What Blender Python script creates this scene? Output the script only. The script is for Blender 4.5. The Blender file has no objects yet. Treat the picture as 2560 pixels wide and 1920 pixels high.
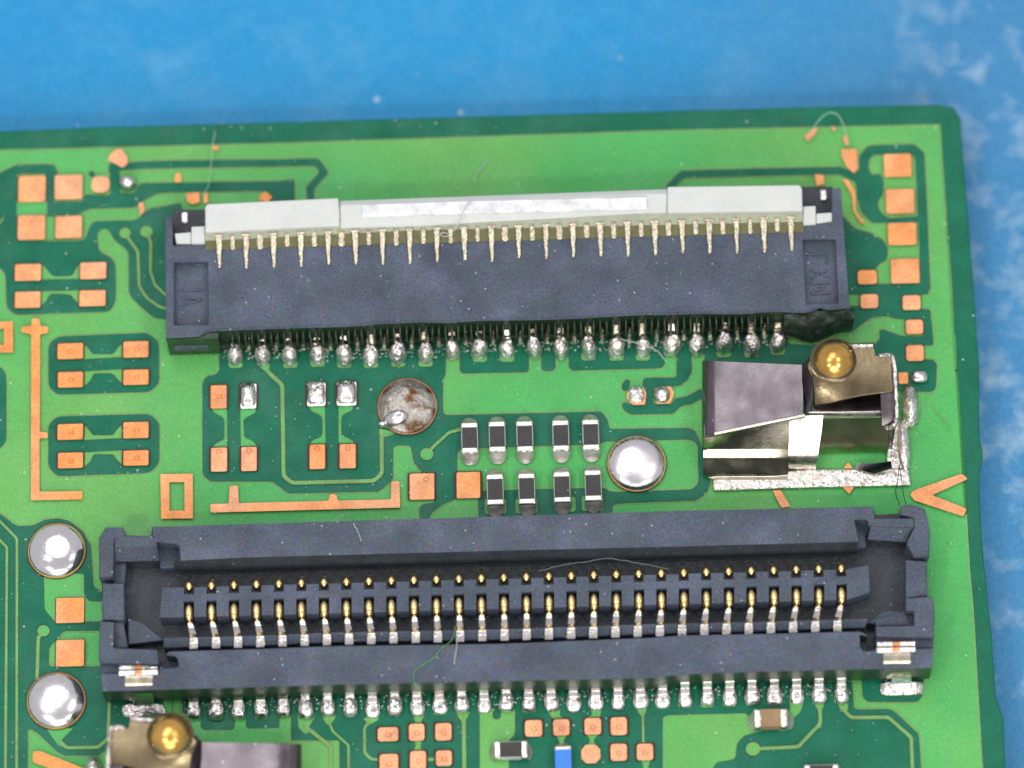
import bpy, bmesh, math, random
from mathutils import Vector, Matrix
from mathutils.geometry import tessellate_polygon
random.seed(7)
SC = bpy.context.scene
COL = SC.collection
# ------------------------------------------------------------------ camera (1 unit = 1 mm, board top at z = 0)
TH = math.radians(19.0); ROLL = math.radians(1.65); DIST = 91.0; FPX = 12570.0
w = Vector((0, math.sin(TH), -math.cos(TH)))
r0 = Vector((1, 0, 0)); u0 = r0.cross(w)
CR = (r0*math.cos(ROLL) - u0*math.sin(ROLL)).normalized()
CU = (r0*math.sin(ROLL) + u0*math.cos(ROLL)).normalized()
CP = -w*DIST
def P(px, py, z=0.0):
    d = w + CR*((px-1280.0)/FPX) + CU*(-(py-960.0)/FPX)
    t = (z-CP.z)/d.z
    return CP + d*t
cam = bpy.data.cameras.new('camera'); camo = bpy.data.objects.new('camera', cam); COL.objects.link(camo)
m = Matrix((CR, CU, -w)).transposed().to_4x4(); m.translation = CP; camo.matrix_world = m
cam.sensor_width = 36; cam.lens = 36*FPX/2560; cam.clip_start = 1; cam.clip_end = 2000
cam.dof.use_dof = True
cam.dof.focus_distance = (P(1280, 1330, .2)-CP).dot(w)
cam.dof.aperture_fstop = cam.lens*0.001/2.6
SC.camera = camo
# ------------------------------------------------------------------ world and lamps (LED ring round the lens)
W = bpy.data.worlds.new('World'); SC.world = W; W.use_nodes = True
W.node_tree.nodes['Background'].inputs[0].default_value = (0.80, 0.78, 0.86, 1)
W.node_tree.nodes['Background'].inputs[1].default_value = 0.58
def lamp(name, loc, size, power, col=(1, 1, 1), shape='DISK'):
    l = bpy.data.lights.new(name, 'AREA'); l.shape = shape; l.size = size; l.energy = power; l.color = col
    o = bpy.data.objects.new(name, l); COL.objects.link(o); o.location = loc
    o.rotation_euler = (Vector(loc)).to_track_quat('Z', 'Y').to_euler()
    return o
back = CP.normalized()
for i, (a, b) in enumerate([(-36, 26), (36, 26), (-36, -20), (36, -20)]):
    p = back*82 + CR*a + CU*b
    lamp('led_lamp', p, 7, 7600, (1.0, 0.97, 0.93))
lamp('front_diffuser', (0, -105, 72), 86, 52000, (1, .98, .95))
lamp('overhead_fill', (-14, 40, 120), 66, 24000, (0.96, 0.97, 1.0))  # added unseen lamp for grey reflections on metal and plastic
SC.view_settings.view_transform = 'Standard'; SC.view_settings.look = 'None'
SC.view_settings.exposure = 0.15; SC.view_settings.gamma = 1.0
SC.render.resolution_x = 1024; SC.render.resolution_y = 768

# ------------------------------------------------------------------ crop frames (photo reading aid): name -> x0, y0, scale
S1 = 720/2212; S2 = 853/2211
K = dict(F=(0, 0, 2560/2212), a=(0, 280, S1), b=(400, 400, S1), c=(1040, 400, S1), d=(1640, 240, 920/2212),
         e=(0, 780, S1), f=(460, 780, S1), g=(1100, 800, S1), h=(1700, 800, S1), i=(0, 1280, S2), j=(600, 1280, S2),
         k=(1250, 1280, S2), l=(1707, 1280, S2), m=(240, 1290, 400/2212), n=(240, 1550, 560/2212),
         p=(1740, 820, 580/2212), q=(1140, 1020, 200/2212), r=(400, 760, 360/2212), t=(1900, 430, 300/995), s=(0, 0, 1))
def px(key, x, y):
    x0, y0, s = K[key]; return (x0+x*s, y0+y*s)
def PTS(spec):
    """'a 1,2 3,4 b 5,6' -> list of photo points"""
    out = []; key = 's'
    for tok in spec.split():
        if ',' in tok:
            x, y = tok.split(','); out.append(px(key, float(x), float(y)))
        else: key = tok
    return out
# ------------------------------------------------------------------ materials
def mat(name, col, rough=0.5, metal=0.0, var=0.12, vscale=2.0, grain=0.10, gscale=26.0, specks=0.0, speck_scale=3.2,
        bump=0.0, bscale=20.0, col2=None, c2scale=2.0, c2lo=0.5, c2hi=0.62, coat=0.0, spec=0.5, trans=0.0, sss=0.0,
        bump2=0.0, b2scale=4.0, rvar=0.0, speck_size=0.09):
    M = bpy.data.materials.new(name); M.use_nodes = True; nt = M.node_tree; N = nt.nodes; L = nt.links
    B = N['Principled BSDF']; geo = N.new('ShaderNodeNewGeometry')
    def noise(sc, det=3, off=0.0):
        n = N.new('ShaderNodeTexNoise'); n.inputs['Scale'].default_value = sc; n.inputs['Detail'].default_value = det
        if off:
            v = N.new('ShaderNodeVectorMath'); v.operation = 'ADD'; v.inputs[1].default_value = (off, off*.7, off*.3)
            L.new(geo.outputs['Position'], v.inputs[0]); L.new(v.outputs[0], n.inputs['Vector'])
        else: L.new(geo.outputs['Position'], n.inputs['Vector'])
        return n
    def rng(src, lo, hi, a, b):
        r = N.new('ShaderNodeMapRange'); r.inputs[1].default_value = lo; r.inputs[2].default_value = hi
        r.inputs[3].default_value = a; r.inputs[4].default_value = b; L.new(src, r.inputs[0]); return r.outputs[0]
    base = N.new('ShaderNodeRGB'); base.outputs[0].default_value = (*col, 1); cur = base.outputs[0]
    if col2:
        n = noise(c2scale, 4, 11.3); f = rng(n.outputs['Fac'], c2lo, c2hi, 0, 1)
        mx = N.new('ShaderNodeMix'); mx.data_type = 'RGBA'; L.new(f, mx.inputs[0]); L.new(cur, mx.inputs[6]); mx.inputs[7].default_value = (*col2, 1)
        cur = mx.outputs[2]
    n1 = noise(vscale, 3); n2 = noise(gscale, 1, 5.1)
    f1 = rng(n1.outputs['Fac'], .3, .7, 1-var, 1+var)
    sc = N.new('ShaderNodeVectorMath'); sc.operation = 'SCALE'; L.new(cur, sc.inputs[0]); L.new(f1, sc.inputs['Scale'])
    # fine mottling of the surface, slightly different in each colour channel
    g_ = grain*3.4
    ma = N.new('ShaderNodeVectorMath'); ma.operation = 'MULTIPLY_ADD'; L.new(n2.outputs['Color'], ma.inputs[0])
    ma.inputs[1].default_value = (g_, g_, g_); ma.inputs[2].default_value = (1-g_/2,)*3
    mv = N.new('ShaderNodeVectorMath'); mv.operation = 'MULTIPLY'; L.new(sc.outputs[0], mv.inputs[0]); L.new(ma.outputs[0], mv.inputs[1])
    mx_ = N.new('ShaderNodeVectorMath'); mx_.operation = 'MAXIMUM'; L.new(mv.outputs[0], mx_.inputs[0]); mx_.inputs[1].default_value = (.001, .001, .001)
    cur = mx_.outputs[0]
    if specks > 0:
        v = N.new('ShaderNodeTexVoronoi'); v.inputs['Scale'].default_value = speck_scale; L.new(geo.outputs['Position'], v.inputs['Vector'])
        f = rng(v.outputs['Distance'], speck_size*.6, speck_size, 1, 0)
        sep = N.new('ShaderNodeSeparateColor'); L.new(v.outputs['Color'], sep.inputs[0])
        g = rng(sep.outputs[0], .62, .66, 0, 1)
        m2 = N.new('ShaderNodeMath'); m2.operation = 'MULTIPLY'; L.new(f, m2.inputs[0]); L.new(g, m2.inputs[1])
        m3 = N.new('ShaderNodeMath'); m3.operation = 'MULTIPLY'; L.new(m2.outputs[0], m3.inputs[0]); m3.inputs[1].default_value = specks
        mx = N.new('ShaderNodeMix'); mx.data_type = 'RGBA'; L.new(m3.outputs[0], mx.inputs[0]); L.new(cur, mx.inputs[6]); mx.inputs[7].default_value = (.8, .85, .82, 1)
        cur = mx.outputs[2]
    L.new(cur, B.inputs['Base Color'])
    B.inputs['Metallic'].default_value = metal; B.inputs['Specular IOR Level'].default_value = spec
    if rvar: L.new(rng(noise(b2scale, 3, 3.3).outputs['Fac'], .35, .65, max(.03, rough-rvar), rough+rvar), B.inputs['Roughness'])
    else: B.inputs['Roughness'].default_value = rough
    if coat: B.inputs['Coat Weight'].default_value = coat; B.inputs['Coat Roughness'].default_value = .15
    if trans: B.inputs['Transmission Weight'].default_value = trans
    if sss:
        B.inputs['Subsurface Weight'].default_value = sss; B.inputs['Subsurface Radius'].default_value = (.3, .3, .25)
        B.inputs['Subsurface Scale'].default_value = 1.0
    nrm = None
    for st, scl in ((bump2, b2scale), (bump, bscale)):
        if st:
            b = N.new('ShaderNodeBump'); b.inputs['Strength'].default_value = 1.0; b.inputs['Distance'].default_value = st
            L.new(noise(scl, 2, 1.7).outputs['Fac'], b.inputs['Height'])
            if nrm: L.new(nrm, b.inputs['Normal'])
            nrm = b.outputs[0]
    if nrm: L.new(nrm, B.inputs['Normal'])
    return M
M = {}
M['dark'] = mat('solder_mask_on_laminate', (.001, .150, .078), .45, var=.14, grain=.26, specks=.6, speck_scale=4, spec=.3, bump=.003, bscale=9, rvar=.12, b2scale=1.5)
M['light'] = mat('solder_mask_on_copper', (.088, .47, .120), .45, var=.08, vscale=.5, grain=.18, specks=.6, speck_scale=4, spec=.3, col2=(.15, .47, .11), c2scale=.22, c2lo=.42, c2hi=.62, bump=.002, bscale=12, bump2=.03, b2scale=1.2, rvar=.12)
M['rim'] = mat('solder_mask_on_copper_edge', (.24, .40, .12), .45, grain=.25, spec=.3)
M['copper'] = mat('bare_copper', (.95, .37, .115), .55, 0.45, var=.16, vscale=3, grain=.28, bump=.006, bscale=22, spec=.4, col2=(.90, .45, .24), c2scale=.35, c2lo=.42, c2hi=.6)
M['recess'] = mat('mask_opening_edge', (.06, .018, .012), .6, grain=.3)
M['tin'] = mat('solder', (.80, .78, .74), .27, 1.0, var=.2, vscale=6, grain=.2, bump=.010, bscale=14, bump2=.02, b2scale=5, rvar=.10)
M['lump'] = mat('rough_solder', (.82, .78, .72), .33, .95, var=.3, vscale=9, grain=.3, bump=.035, bscale=14, bump2=.03, b2scale=6, rvar=.12)
M['dome'] = mat('smooth_solder', (.90, .88, .86), .20, 1.0, var=.06, vscale=6, grain=.10, bump=.0016, bscale=22, bump2=.05, b2scale=.9, rvar=.10)
M['rust'] = mat('stained_solder', (.40, .38, .33), .38, .8, var=.2, vscale=3, grain=.25, bump=.03, bscale=7, bump2=.02, b2scale=3, col2=(.15, .062, .02), c2scale=2.4, c2lo=.53, c2hi=.62)
M['plastic'] = mat('black_moulded_plastic', (.070, .090, .122), .60, var=.16, vscale=1.6, grain=.60, gscale=30, specks=.6, speck_scale=7, speck_size=.12, bump=.012, bscale=16, spec=.45, col2=(.10, .122, .175), c2scale=1.1, c2lo=.46, c2hi=.68, rvar=.12, b2scale=1.5)
M['plastic2'] = mat('dark_moulded_plastic', (.034, .044, .052), .5, var=.2, vscale=3, grain=.5, gscale=26, specks=.3, speck_scale=6, bump=.01, bscale=16)
M['melt'] = mat('scorched_plastic', (.030, .048, .030), .5, var=.4, vscale=5, grain=.5, bump=.05, bscale=7, specks=.5, speck_scale=8)
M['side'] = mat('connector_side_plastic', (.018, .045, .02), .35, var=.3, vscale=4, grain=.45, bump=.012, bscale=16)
M['latch'] = mat('milky_latch_plastic', (.66, .69, .64), .35, var=.04, vscale=2, grain=.10, gscale=30, sss=.15, specks=.35, speck_scale=4)
M['latchgloss'] = mat('milky_latch_plastic_highlight', (.78, .80, .79), .42, var=.22, vscale=5, grain=.16, gscale=22, bump=.01, bscale=14)  # paler copy of the latch plastic, painted as a highlight
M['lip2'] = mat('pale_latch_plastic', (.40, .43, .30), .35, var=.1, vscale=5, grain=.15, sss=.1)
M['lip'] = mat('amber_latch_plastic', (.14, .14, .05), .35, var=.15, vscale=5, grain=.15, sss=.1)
M['pin'] = mat('plated_contact', (.60, .54, .40), .3, .95, var=.15, vscale=9, grain=.3, bump=.02, bscale=16)
M['dull'] = mat('tarnished_contact', (.30, .29, .20), .35, .8, var=.4, vscale=9, grain=.4, bump=.03, bscale=12)
M['gold'] = mat('gold_plating', (1.0, .72, .32), .27, 1.0, var=.1, vscale=8, grain=.12, bump=.004, bscale=14)
M['silver'] = mat('tin_plated_lead', (.78, .75, .68), .25, 1.0, var=.12, vscale=8, grain=.15, bump=.01, bscale=14)
M['sheet'] = mat('plated_sheet_steel', (.185, .16, .17), .26, 1.0, var=.22, vscale=1.8, grain=.12, bump=.0012, bscale=22, bump2=.012, b2scale=1.5, specks=.6, speck_scale=5, speck_size=.10, rvar=.10)  # dark reflection of dim surroundings put into the base colour
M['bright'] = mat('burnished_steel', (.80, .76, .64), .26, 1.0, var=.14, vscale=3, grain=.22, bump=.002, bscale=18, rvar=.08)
M['arm'] = mat('contact_arm_dark_reflection', (.21, .165, .095), .26, 1.0, var=.25, vscale=2, grain=.14, bump=.0015, bscale=20, bump2=.012, b2scale=2, rvar=.08)  # arm's dark reflection is painted into its base colour
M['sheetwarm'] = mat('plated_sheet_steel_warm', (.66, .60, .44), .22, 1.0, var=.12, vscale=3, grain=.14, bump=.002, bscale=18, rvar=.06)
M['resist'] = mat('resistor_coating', (.030, .028, .025), .42, var=.25, vscale=5, grain=.5, specks=.8, speck_scale=6, speck_size=.11)
M['fillet'] = mat('flux_coated_solder', (.52, .51, .44), .36, .45, var=.3, vscale=6, grain=.2, bump=.015, bscale=10)
M['ceramic'] = mat('white_ceramic', (.55, .55, .52), .5)
M['tan'] = mat('tan_ceramic', (.34, .22, .10), .45, grain=.2)
M['blue'] = mat('blue_ceramic', (.03, .22, .72), .35, grain=.12)
M['flux'] = mat('flux_beads', (.50, .52, .46), .12, 0, grain=.3, spec=.9)
M['fibre'] = mat('lint', (.50, .55, .50), .6, grain=.3)
M['wisp'] = mat('pale_wisp', (.42, .62, .50), .6, grain=.3)
M['dimple'] = mat('worn_gold', (.80, .47, .12), .24, 1.0, var=.22, vscale=3, grain=.16, bump=.002, bscale=16, rvar=.08)
M['inner'] = mat('olive_window_shade', (.42, .44, .27), .30, 1.0, var=.2, vscale=2, grain=.2, bump=.002, bscale=18)  # olive shade put into the colour of the added window sheet
M['dim'] = mat('thin_lint', (.24, .27, .28), .6, grain=.3)
M['hair'] = mat('dark_hair', (.012, .015, .012), .5)
M['edge'] = mat('sheared_steel_edge', (.70, .64, .60), .35, 1.0, var=.4, vscale=9, grain=.4, bump=.04, bscale=9)
# blue mat with scuffs and painted glints
def mat_blue():
    Mt = bpy.data.materials.new('blue_silicone'); Mt.use_nodes = True; nt = Mt.node_tree; N = nt.nodes; L = nt.links
    B = N['Principled BSDF']; geo = N.new('ShaderNodeNewGeometry')
    def noise(sc, det, dist=0, off=(0, 0, 0), st=(1, 1, 1)):
        mp = N.new('ShaderNodeMapping'); mp.inputs['Location'].default_value = off; mp.inputs['Scale'].default_value = st
        L.new(geo.outputs['Position'], mp.inputs[0])
        n = N.new('ShaderNodeTexNoise'); n.inputs['Scale'].default_value = sc; n.inputs['Detail'].default_value = det
        n.inputs['Distortion'].default_value = dist; L.new(mp.outputs[0], n.inputs['Vector']); return n.outputs['Fac']
    def rng(src, lo, hi, a, b):
        r = N.new('ShaderNodeMapRange'); r.inputs[1].default_value = lo; r.inputs[2].default_value = hi
        r.inputs[3].default_value = a; r.inputs[4].default_value = b; L.new(src, r.inputs[0]); return r.outputs[0]
    def mix(f, c, col):
        mx = N.new('ShaderNodeMix'); mx.data_type = 'RGBA'; L.new(f, mx.inputs[0]); L.new(c, mx.inputs[6]); mx.inputs[7].default_value = (*col, 1); return mx.outputs[2]
    base = N.new('ShaderNodeRGB'); base.outputs[0].default_value = (.002, .295, .62, 1)
    c = mix(rng(noise(.16, 3, .3, (3, 1, 0)), .42, .62, 0, .7), base.outputs[0], (.012, .34, .66))
    c = mix(rng(noise(.7, 3, .4, (1, 5, 0)), .52, .78, 0, .35), c, (.16, .46, .72))
    # whitish scuffs, with glossy glints painted in towards the right-hand side
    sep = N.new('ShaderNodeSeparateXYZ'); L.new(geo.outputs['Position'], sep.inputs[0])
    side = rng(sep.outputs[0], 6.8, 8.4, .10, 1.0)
    c = mix(rng(sep.outputs[0], 2.0, 8.5, 0, 1), c, (.040, .25, .50))
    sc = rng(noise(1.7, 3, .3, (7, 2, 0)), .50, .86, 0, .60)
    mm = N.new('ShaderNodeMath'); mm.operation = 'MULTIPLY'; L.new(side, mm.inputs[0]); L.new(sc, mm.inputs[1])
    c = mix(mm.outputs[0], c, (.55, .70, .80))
    v = N.new('ShaderNodeTexVoronoi'); v.inputs['Scale'].default_value = 1.3; L.new(geo.outputs['Position'], v.inputs['Vector'])
    f = rng(v.outputs['Distance'], .05, .10, 1, 0); s2 = N.new('ShaderNodeSeparateColor'); L.new(v.outputs['Color'], s2.inputs[0])
    g = rng(s2.outputs[0], .86, .88, 0, .6); m2 = N.new('ShaderNodeMath'); m2.operation = 'MULTIPLY'; L.new(f, m2.inputs[0]); L.new(g, m2.inputs[1])
    c = mix(m2.outputs[0], c, (.62, .72, .74))
    gr = rng(noise(14, 1), .3, .7, .90, 1.10)
    sv = N.new('ShaderNodeVectorMath'); sv.operation = 'SCALE'; L.new(c, sv.inputs[0]); L.new(gr, sv.inputs['Scale'])
    L.new(sv.outputs[0], B.inputs['Base Color']); B.inputs['Roughness'].default_value = .5
    b = N.new('ShaderNodeBump'); b.inputs['Distance'].default_value = .03; L.new(noise(3, 4), b.inputs['Height']); L.new(b.outputs[0], B.inputs['Normal'])
    return Mt
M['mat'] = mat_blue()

# ------------------------------------------------------------------ object helpers
def thing(name, label, cat, loc, group=None):
    o = bpy.data.objects.new(name, None); COL.objects.link(o); o.location = loc; o.empty_display_size = .3
    o['label'] = label; o['category'] = cat
    if group: o['group'] = group
    return o
def off(parent):
    v = Vector((0, 0, 0))
    while parent is not None: v += parent.location; parent = parent.parent
    return v
def obj(name, bm, mats, parent=None, smooth=False, bevel=0, loc=None, seg=2, recalc=True):
    if recalc: bmesh.ops.recalc_face_normals(bm, faces=bm.faces)
    o_ = off(parent)
    if loc is None: loc = Vector((0, 0, 0)) if parent is not None else Vector((0, 0, 0))
    bmesh.ops.translate(bm, verts=bm.verts, vec=-(o_+Vector(loc)))
    me = bpy.data.meshes.new(name); bm.to_mesh(me); bm.free()
    if not isinstance(mats, (list, tuple)): mats = [mats]
    for k in mats: me.materials.append(M[k] if isinstance(k, str) else k)
    if smooth:
        for p_ in me.polygons: p_.use_smooth = True
        me.set_sharp_from_angle(angle=math.radians(48))
    o = bpy.data.objects.new(name, me); COL.objects.link(o); o.parent = parent; o.location = loc
    if bevel:
        b = o.modifiers.new('bevel', 'BEVEL'); b.width = bevel; b.segments = seg; b.limit_method = 'ANGLE'; b.angle_limit = math.radians(35)
        b.use_clamp_overlap = True
    return o
def part_of(name, bm, mats, parent, at, **kw):
    """part whose own origin sits at world point `at`"""
    return obj(name, bm, mats, parent, loc=Vector(at)-off(parent), **kw)
def rounded(pts, r, seg=4):
    if r <= 0: return pts
    n = len(pts); out = []
    for i in range(n):
        p0, p1, p2 = Vector(pts[i-1]), Vector(pts[i]), Vector(pts[(i+1) % n])
        a = p0-p1; b = p2-p1; la, lb = a.length, b.length
        if la < 1e-6 or lb < 1e-6: continue
        rr = min(r, la*.48, lb*.48)
        A = p1+a/la*rr; Bq = p1+b/lb*rr
        for k in range(seg+1):
            t = k/seg; out.append(tuple((1-t)**2*A+2*t*(1-t)*p1+t*t*Bq))
    return out
def area2(p): return sum(p[i-1][0]*p[i][1]-p[i][0]*p[i-1][1] for i in range(len(p)))
def offset(pts, d):
    s = 1 if area2(pts) > 0 else -1; n = len(pts); out = []
    for i in range(n):
        p0, p1, p2 = Vector(pts[i-1]), Vector(pts[i]), Vector(pts[(i+1) % n])
        a = (p1-p0); b = (p2-p1)
        if a.length < 1e-6: a = b
        if b.length < 1e-6: b = a
        a = a.normalized(); b = b.normalized()
        nn = Vector((a.y, -a.x))+Vector((b.y, -b.x))
        nn = nn.normalized() if nn.length > 1e-6 else Vector((a.y, -a.x))
        c = max(.5, nn.dot(Vector((a.y, -a.x))))
        out.append(tuple(p1+nn*(s*d/c)))
    return out
def face(bm, pts3, mi=0):
    vs_ = [bm.verts.new(v) for v in pts3]
    tr = tessellate_polygon([[Vector(v) for v in pts3]])
    At = sum(abs((pts3[b]-pts3[a]).cross(pts3[c]-pts3[a]).z) for a, b, c in tr) if isinstance(pts3[0], Vector) else 0
    A0_ = abs(area2([(p_[0], p_[1]) for p_ in pts3]))
    if At and abs(At-A0_) > .004*A0_:
        f = bm.faces.new(vs_); f.normal_update()
        if f.normal.z < 0: f.normal_flip()
        f.material_index = mi; return
    for t in tr:
        a, b, c = (vs_[k] for k in t)
        if (b.co-a.co).cross(c.co-a.co).z < 0: b, c = c, b
        try: f = bm.faces.new((a, b, c))
        except ValueError: continue
        f.material_index = mi
def cap(bm, px_pts, z, mi=0): return face(bm, [P(x, y, z) for x, y in px_pts], mi)
def prism(bm, px_pts, zt, zb, mi=0, side=None, taper=0):
    top = [P(x, y, zt) for x, y in px_pts]
    c = sum(top, Vector())/len(top)
    vt = [bm.verts.new(v) for v in top]
    vb = [bm.verts.new(Vector((v.x, v.y, zb))+(Vector((v.x-c.x, v.y-c.y, 0))*taper)) for v in top]
    n = len(top); f = bm.faces.new(vt); f.material_index = mi
    g = bm.faces.new(vb[::-1]); g.material_index = mi
    for i in range(n):
        q = bm.faces.new((vt[i-1], vt[i], vb[i], vb[i-1])); q.material_index = mi if side is None else side
def hexa(bm, top4, bot4, mi=0):
    t = [bm.verts.new(v) for v in top4]; b = [bm.verts.new(v) for v in bot4]
    for f in ([t[0], t[1], t[2], t[3]], [b[3], b[2], b[1], b[0]]): bm.faces.new(f).material_index = mi
    for i in range(4): bm.faces.new((t[i-1], t[i], b[i], b[i-1])).material_index = mi
def box(bm, c, sx, sy, sz, mi=0, rz=0):
    """c = centre of base"""
    ca, sa = math.cos(rz), math.sin(rz)
    def R(x, y, z): return Vector((c[0]+x*ca-y*sa, c[1]+x*sa+y*ca, c[2]+z))
    q = [(-sx/2, -sy/2), (sx/2, -sy/2), (sx/2, sy/2), (-sx/2, sy/2)]
    hexa(bm, [R(x, y, sz) for x, y in q], [R(x, y, 0) for x, y in q], mi)
def strip(bm, path, width, thick, mi=0, xdir=Vector((1, 0, 0)), widths=None):
    """sheet-metal strip following world points `path`, width along xdir"""
    n = len(path); rows = []
    for i, p in enumerate(path):
        t = (path[min(i+1, n-1)]-path[max(i-1, 0)]).normalized(); nn = xdir.cross(t).normalized()
        if nn.z < 0 or (abs(nn.z) < 1e-3 and nn.y > 0): nn = -nn
        ww = (widths[i] if widths else width)/2
        rows.append([bm.verts.new(p-xdir*ww), bm.verts.new(p+xdir*ww), bm.verts.new(p+xdir*ww-nn*thick), bm.verts.new(p-xdir*ww-nn*thick)])
    for i in range(n-1):
        for k in range(4): bm.faces.new((rows[i][k], rows[i][(k+1) % 4], rows[i+1][(k+1) % 4], rows[i+1][k])).material_index = mi
    bm.faces.new(rows[0][::-1]).material_index = mi; bm.faces.new(rows[-1]).material_index = mi
def dome(bm, c, rx, ry, h, mi=0, nu=28, nv=8, jitter=0, pw=1.0, tilt=(0, 0), teardrop=0):
    rings = []
    for v in range(nv):
        t = v/nv; rr = math.cos(t*math.pi/2)**pw; z = math.sin(t*math.pi/2)*h
        ring = []
        for u in range(nu):
            a = 2*math.pi*u/nu; j = 1+random.uniform(-jitter, jitter)
            x = rx*rr*math.cos(a)*j; y = ry*rr*math.sin(a)*j
            if teardrop: x *= 1-teardrop*max(0, math.sin(a))**1.5
            ring.append(bm.verts.new((c[0]+x+tilt[0]*z, c[1]+y+tilt[1]*z, c[2]+z*(1+random.uniform(-jitter, jitter)))))
        rings.append(ring)
    top = bm.verts.new((c[0]+tilt[0]*h, c[1]+tilt[1]*h, c[2]+h))
    for v in range(nv-1):
        for u in range(nu): bm.faces.new((rings[v][u], rings[v][(u+1) % nu], rings[v+1][(u+1) % nu], rings[v+1][u])).material_index = mi
    for u in range(nu): bm.faces.new((rings[-1][u], rings[-1][(u+1) % nu], top)).material_index = mi
def sdome(bm, c, rx, ry, h, p4=.5, jitter=.03, nu=24, nv=6, tilt=0, mi=0):
    rings = []
    for v in range(nv+1):
        t = v/nv*.93; rr = math.cos(t*math.pi/2)**.6; z = math.sin(t*math.pi/2)*h; ring = []
        for u in range(nu):
            a = 2*math.pi*u/nu; ca, sa = math.cos(a), math.sin(a)
            x = math.copysign(abs(ca)**p4, ca)*rx*rr; y = math.copysign(abs(sa)**p4, sa)*ry*rr
            ring.append(bm.verts.new((c[0]+x*(1+random.uniform(-jitter, jitter)), c[1]+y+tilt*z, c[2]+z*(1+random.uniform(-jitter, jitter)))))
        rings.append(ring)
    for v in range(nv):
        for u in range(nu): bm.faces.new((rings[v][u], rings[v][(u+1) % nu], rings[v+1][(u+1) % nu], rings[v+1][u])).material_index = mi
    bm.faces.new(rings[-1]).material_index = mi
def carve(o, cutter_bm):
    """subtract a cutter from a finished object, keeping real geometry"""
    bmesh.ops.recalc_face_normals(cutter_bm, faces=cutter_bm.faces)
    bmesh.ops.translate(cutter_bm, verts=cutter_bm.verts, vec=-(off(o.parent)+o.location))
    me = bpy.data.meshes.new('cut'); cutter_bm.to_mesh(me); cutter_bm.free()
    c = bpy.data.objects.new('cut', me); COL.objects.link(c)
    c.location = off(o.parent)+o.location
    b = o.modifiers.new('cut', 'BOOLEAN'); b.object = c; b.operation = 'DIFFERENCE'; b.solver = 'EXACT'
    bpy.context.view_layer.update()
    dg = bpy.context.evaluated_depsgraph_get()
    nm = bpy.data.meshes.new_from_object(o.evaluated_get(dg)); old = o.data; nm.name = old.name
    o.modifiers.clear(); o.data = nm
    bpy.data.objects.remove(c); bpy.data.meshes.remove(me)
def copy_part(src, parent, delta, name=None):
    c = src.copy(); COL.objects.link(c); c.parent = parent; c.location = src.location+delta; return c
def copy_tree(src, parent, loc, rz=None):
    c = src.copy(); COL.objects.link(c); c.parent = parent; c.location = loc
    if rz is not None: c.rotation_euler = (0, 0, rz)
    for ch in list(src.children): copy_tree(ch, c, ch.location.copy())
    return c
def tube(bm, pts, rad, n=5, mi=0):
    rows = []
    for i, p in enumerate(pts):
        t = (pts[min(i+1, len(pts)-1)]-pts[max(i-1, 0)]).normalized()
        a = t.cross(Vector((0, 0, 1)));  a = a.normalized() if a.length > 1e-4 else Vector((1, 0, 0)); b = t.cross(a)
        rows.append([bm.verts.new(p+(a*math.cos(2*math.pi*k/n)+b*math.sin(2*math.pi*k/n))*rad) for k in range(n)])
    for i in range(len(rows)-1):
        for k in range(n): bm.faces.new((rows[i][k], rows[i][(k+1) % n], rows[i+1][(k+1) % n], rows[i+1][k])).material_index = mi
    bm.faces.new(rows[0][::-1]); bm.faces.new(rows[-1])
def curve(pts, n=6):
    out = []
    for i in range(len(pts)-1):
        p0 = pts[max(i-1, 0)]; p1 = pts[i]; p2 = pts[i+1]; p3 = pts[min(i+2, len(pts)-1)]
        for k in range(n):
            t = k/n; out.append(.5*((2*p1)+(p2-p0)*t+(2*p0-5*p1+4*p2-p3)*t*t+(3*p1-p0-3*p2+p3)*t**3))
    out.append(pts[-1]); return out

# ------------------------------------------------------------------ setting: blue mat
bm = bmesh.new()
zm = -0.95
n = 24; S = 60
vs = [[bm.verts.new((-S+2*S*i/n, -S+2*S*j/n, zm)) for i in range(n+1)] for j in range(n+1)]
for j in range(n):
    for i in range(n): bm.faces.new((vs[j][i], vs[j][i+1], vs[j+1][i+1], vs[j+1][i]))
o = obj('work_mat', bm, 'mat'); o['kind'] = 'structure'; o['label'] = 'blue silicone work mat with pale scuffs and painted glints under the circuit board'

# ------------------------------------------------------------------ circuit board
board = thing('circuit_board', 'green printed circuit board with bare copper pads lying on the blue mat', 'circuit board', (0, 0, zm))
edge = PTS('s -420,340 F 0,283 a 720,115 d 0,90 1000,62 1700,50 1790,66 1830,130 1850,400 1880,760 1905,1100 1930,1450 1943,1620 s 2448,1000 2449,1090 2457,1130 2457,1150 2449,1175 2449,1230 l 1928,0 1945,250 1970,480 1982,620 2003,800 2015,1000 2030,1200 2078,1330 2085,1500 2092,1659 s 2545,2250 s -420,2250')
bm = bmesh.new(); prism(bm, edge, 0, zm+.02)
obj('laminate', bm, 'dark', board, bevel=.03)
RIMW = 3.2
def region(name, spec, kind, lvl, r=10, parent=board, rim=True, seg=4):
    pts = PTS(spec) if isinstance(spec, str) else spec
    pts = rounded(pts, r, seg)
    if area2(pts) < 0: pts = pts[::-1]
    bm = bmesh.new(); z = lvl
    fillm = {'gap': 'dark', 'pour': 'light'}[kind]
    if rim:
        cap(bm, offset(pts, RIMW*(1 if kind == 'gap' else 0)), z, 1)
        cap(bm, offset(pts, -((RIMW if lvl < .01 else 1.5) if kind == 'pour' else 0)), z+.004, 0)
    else: cap(bm, pts, z+.004, 0)
    return obj(name, bm, [fillm, 'rim'], parent, recalc=False)
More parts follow.
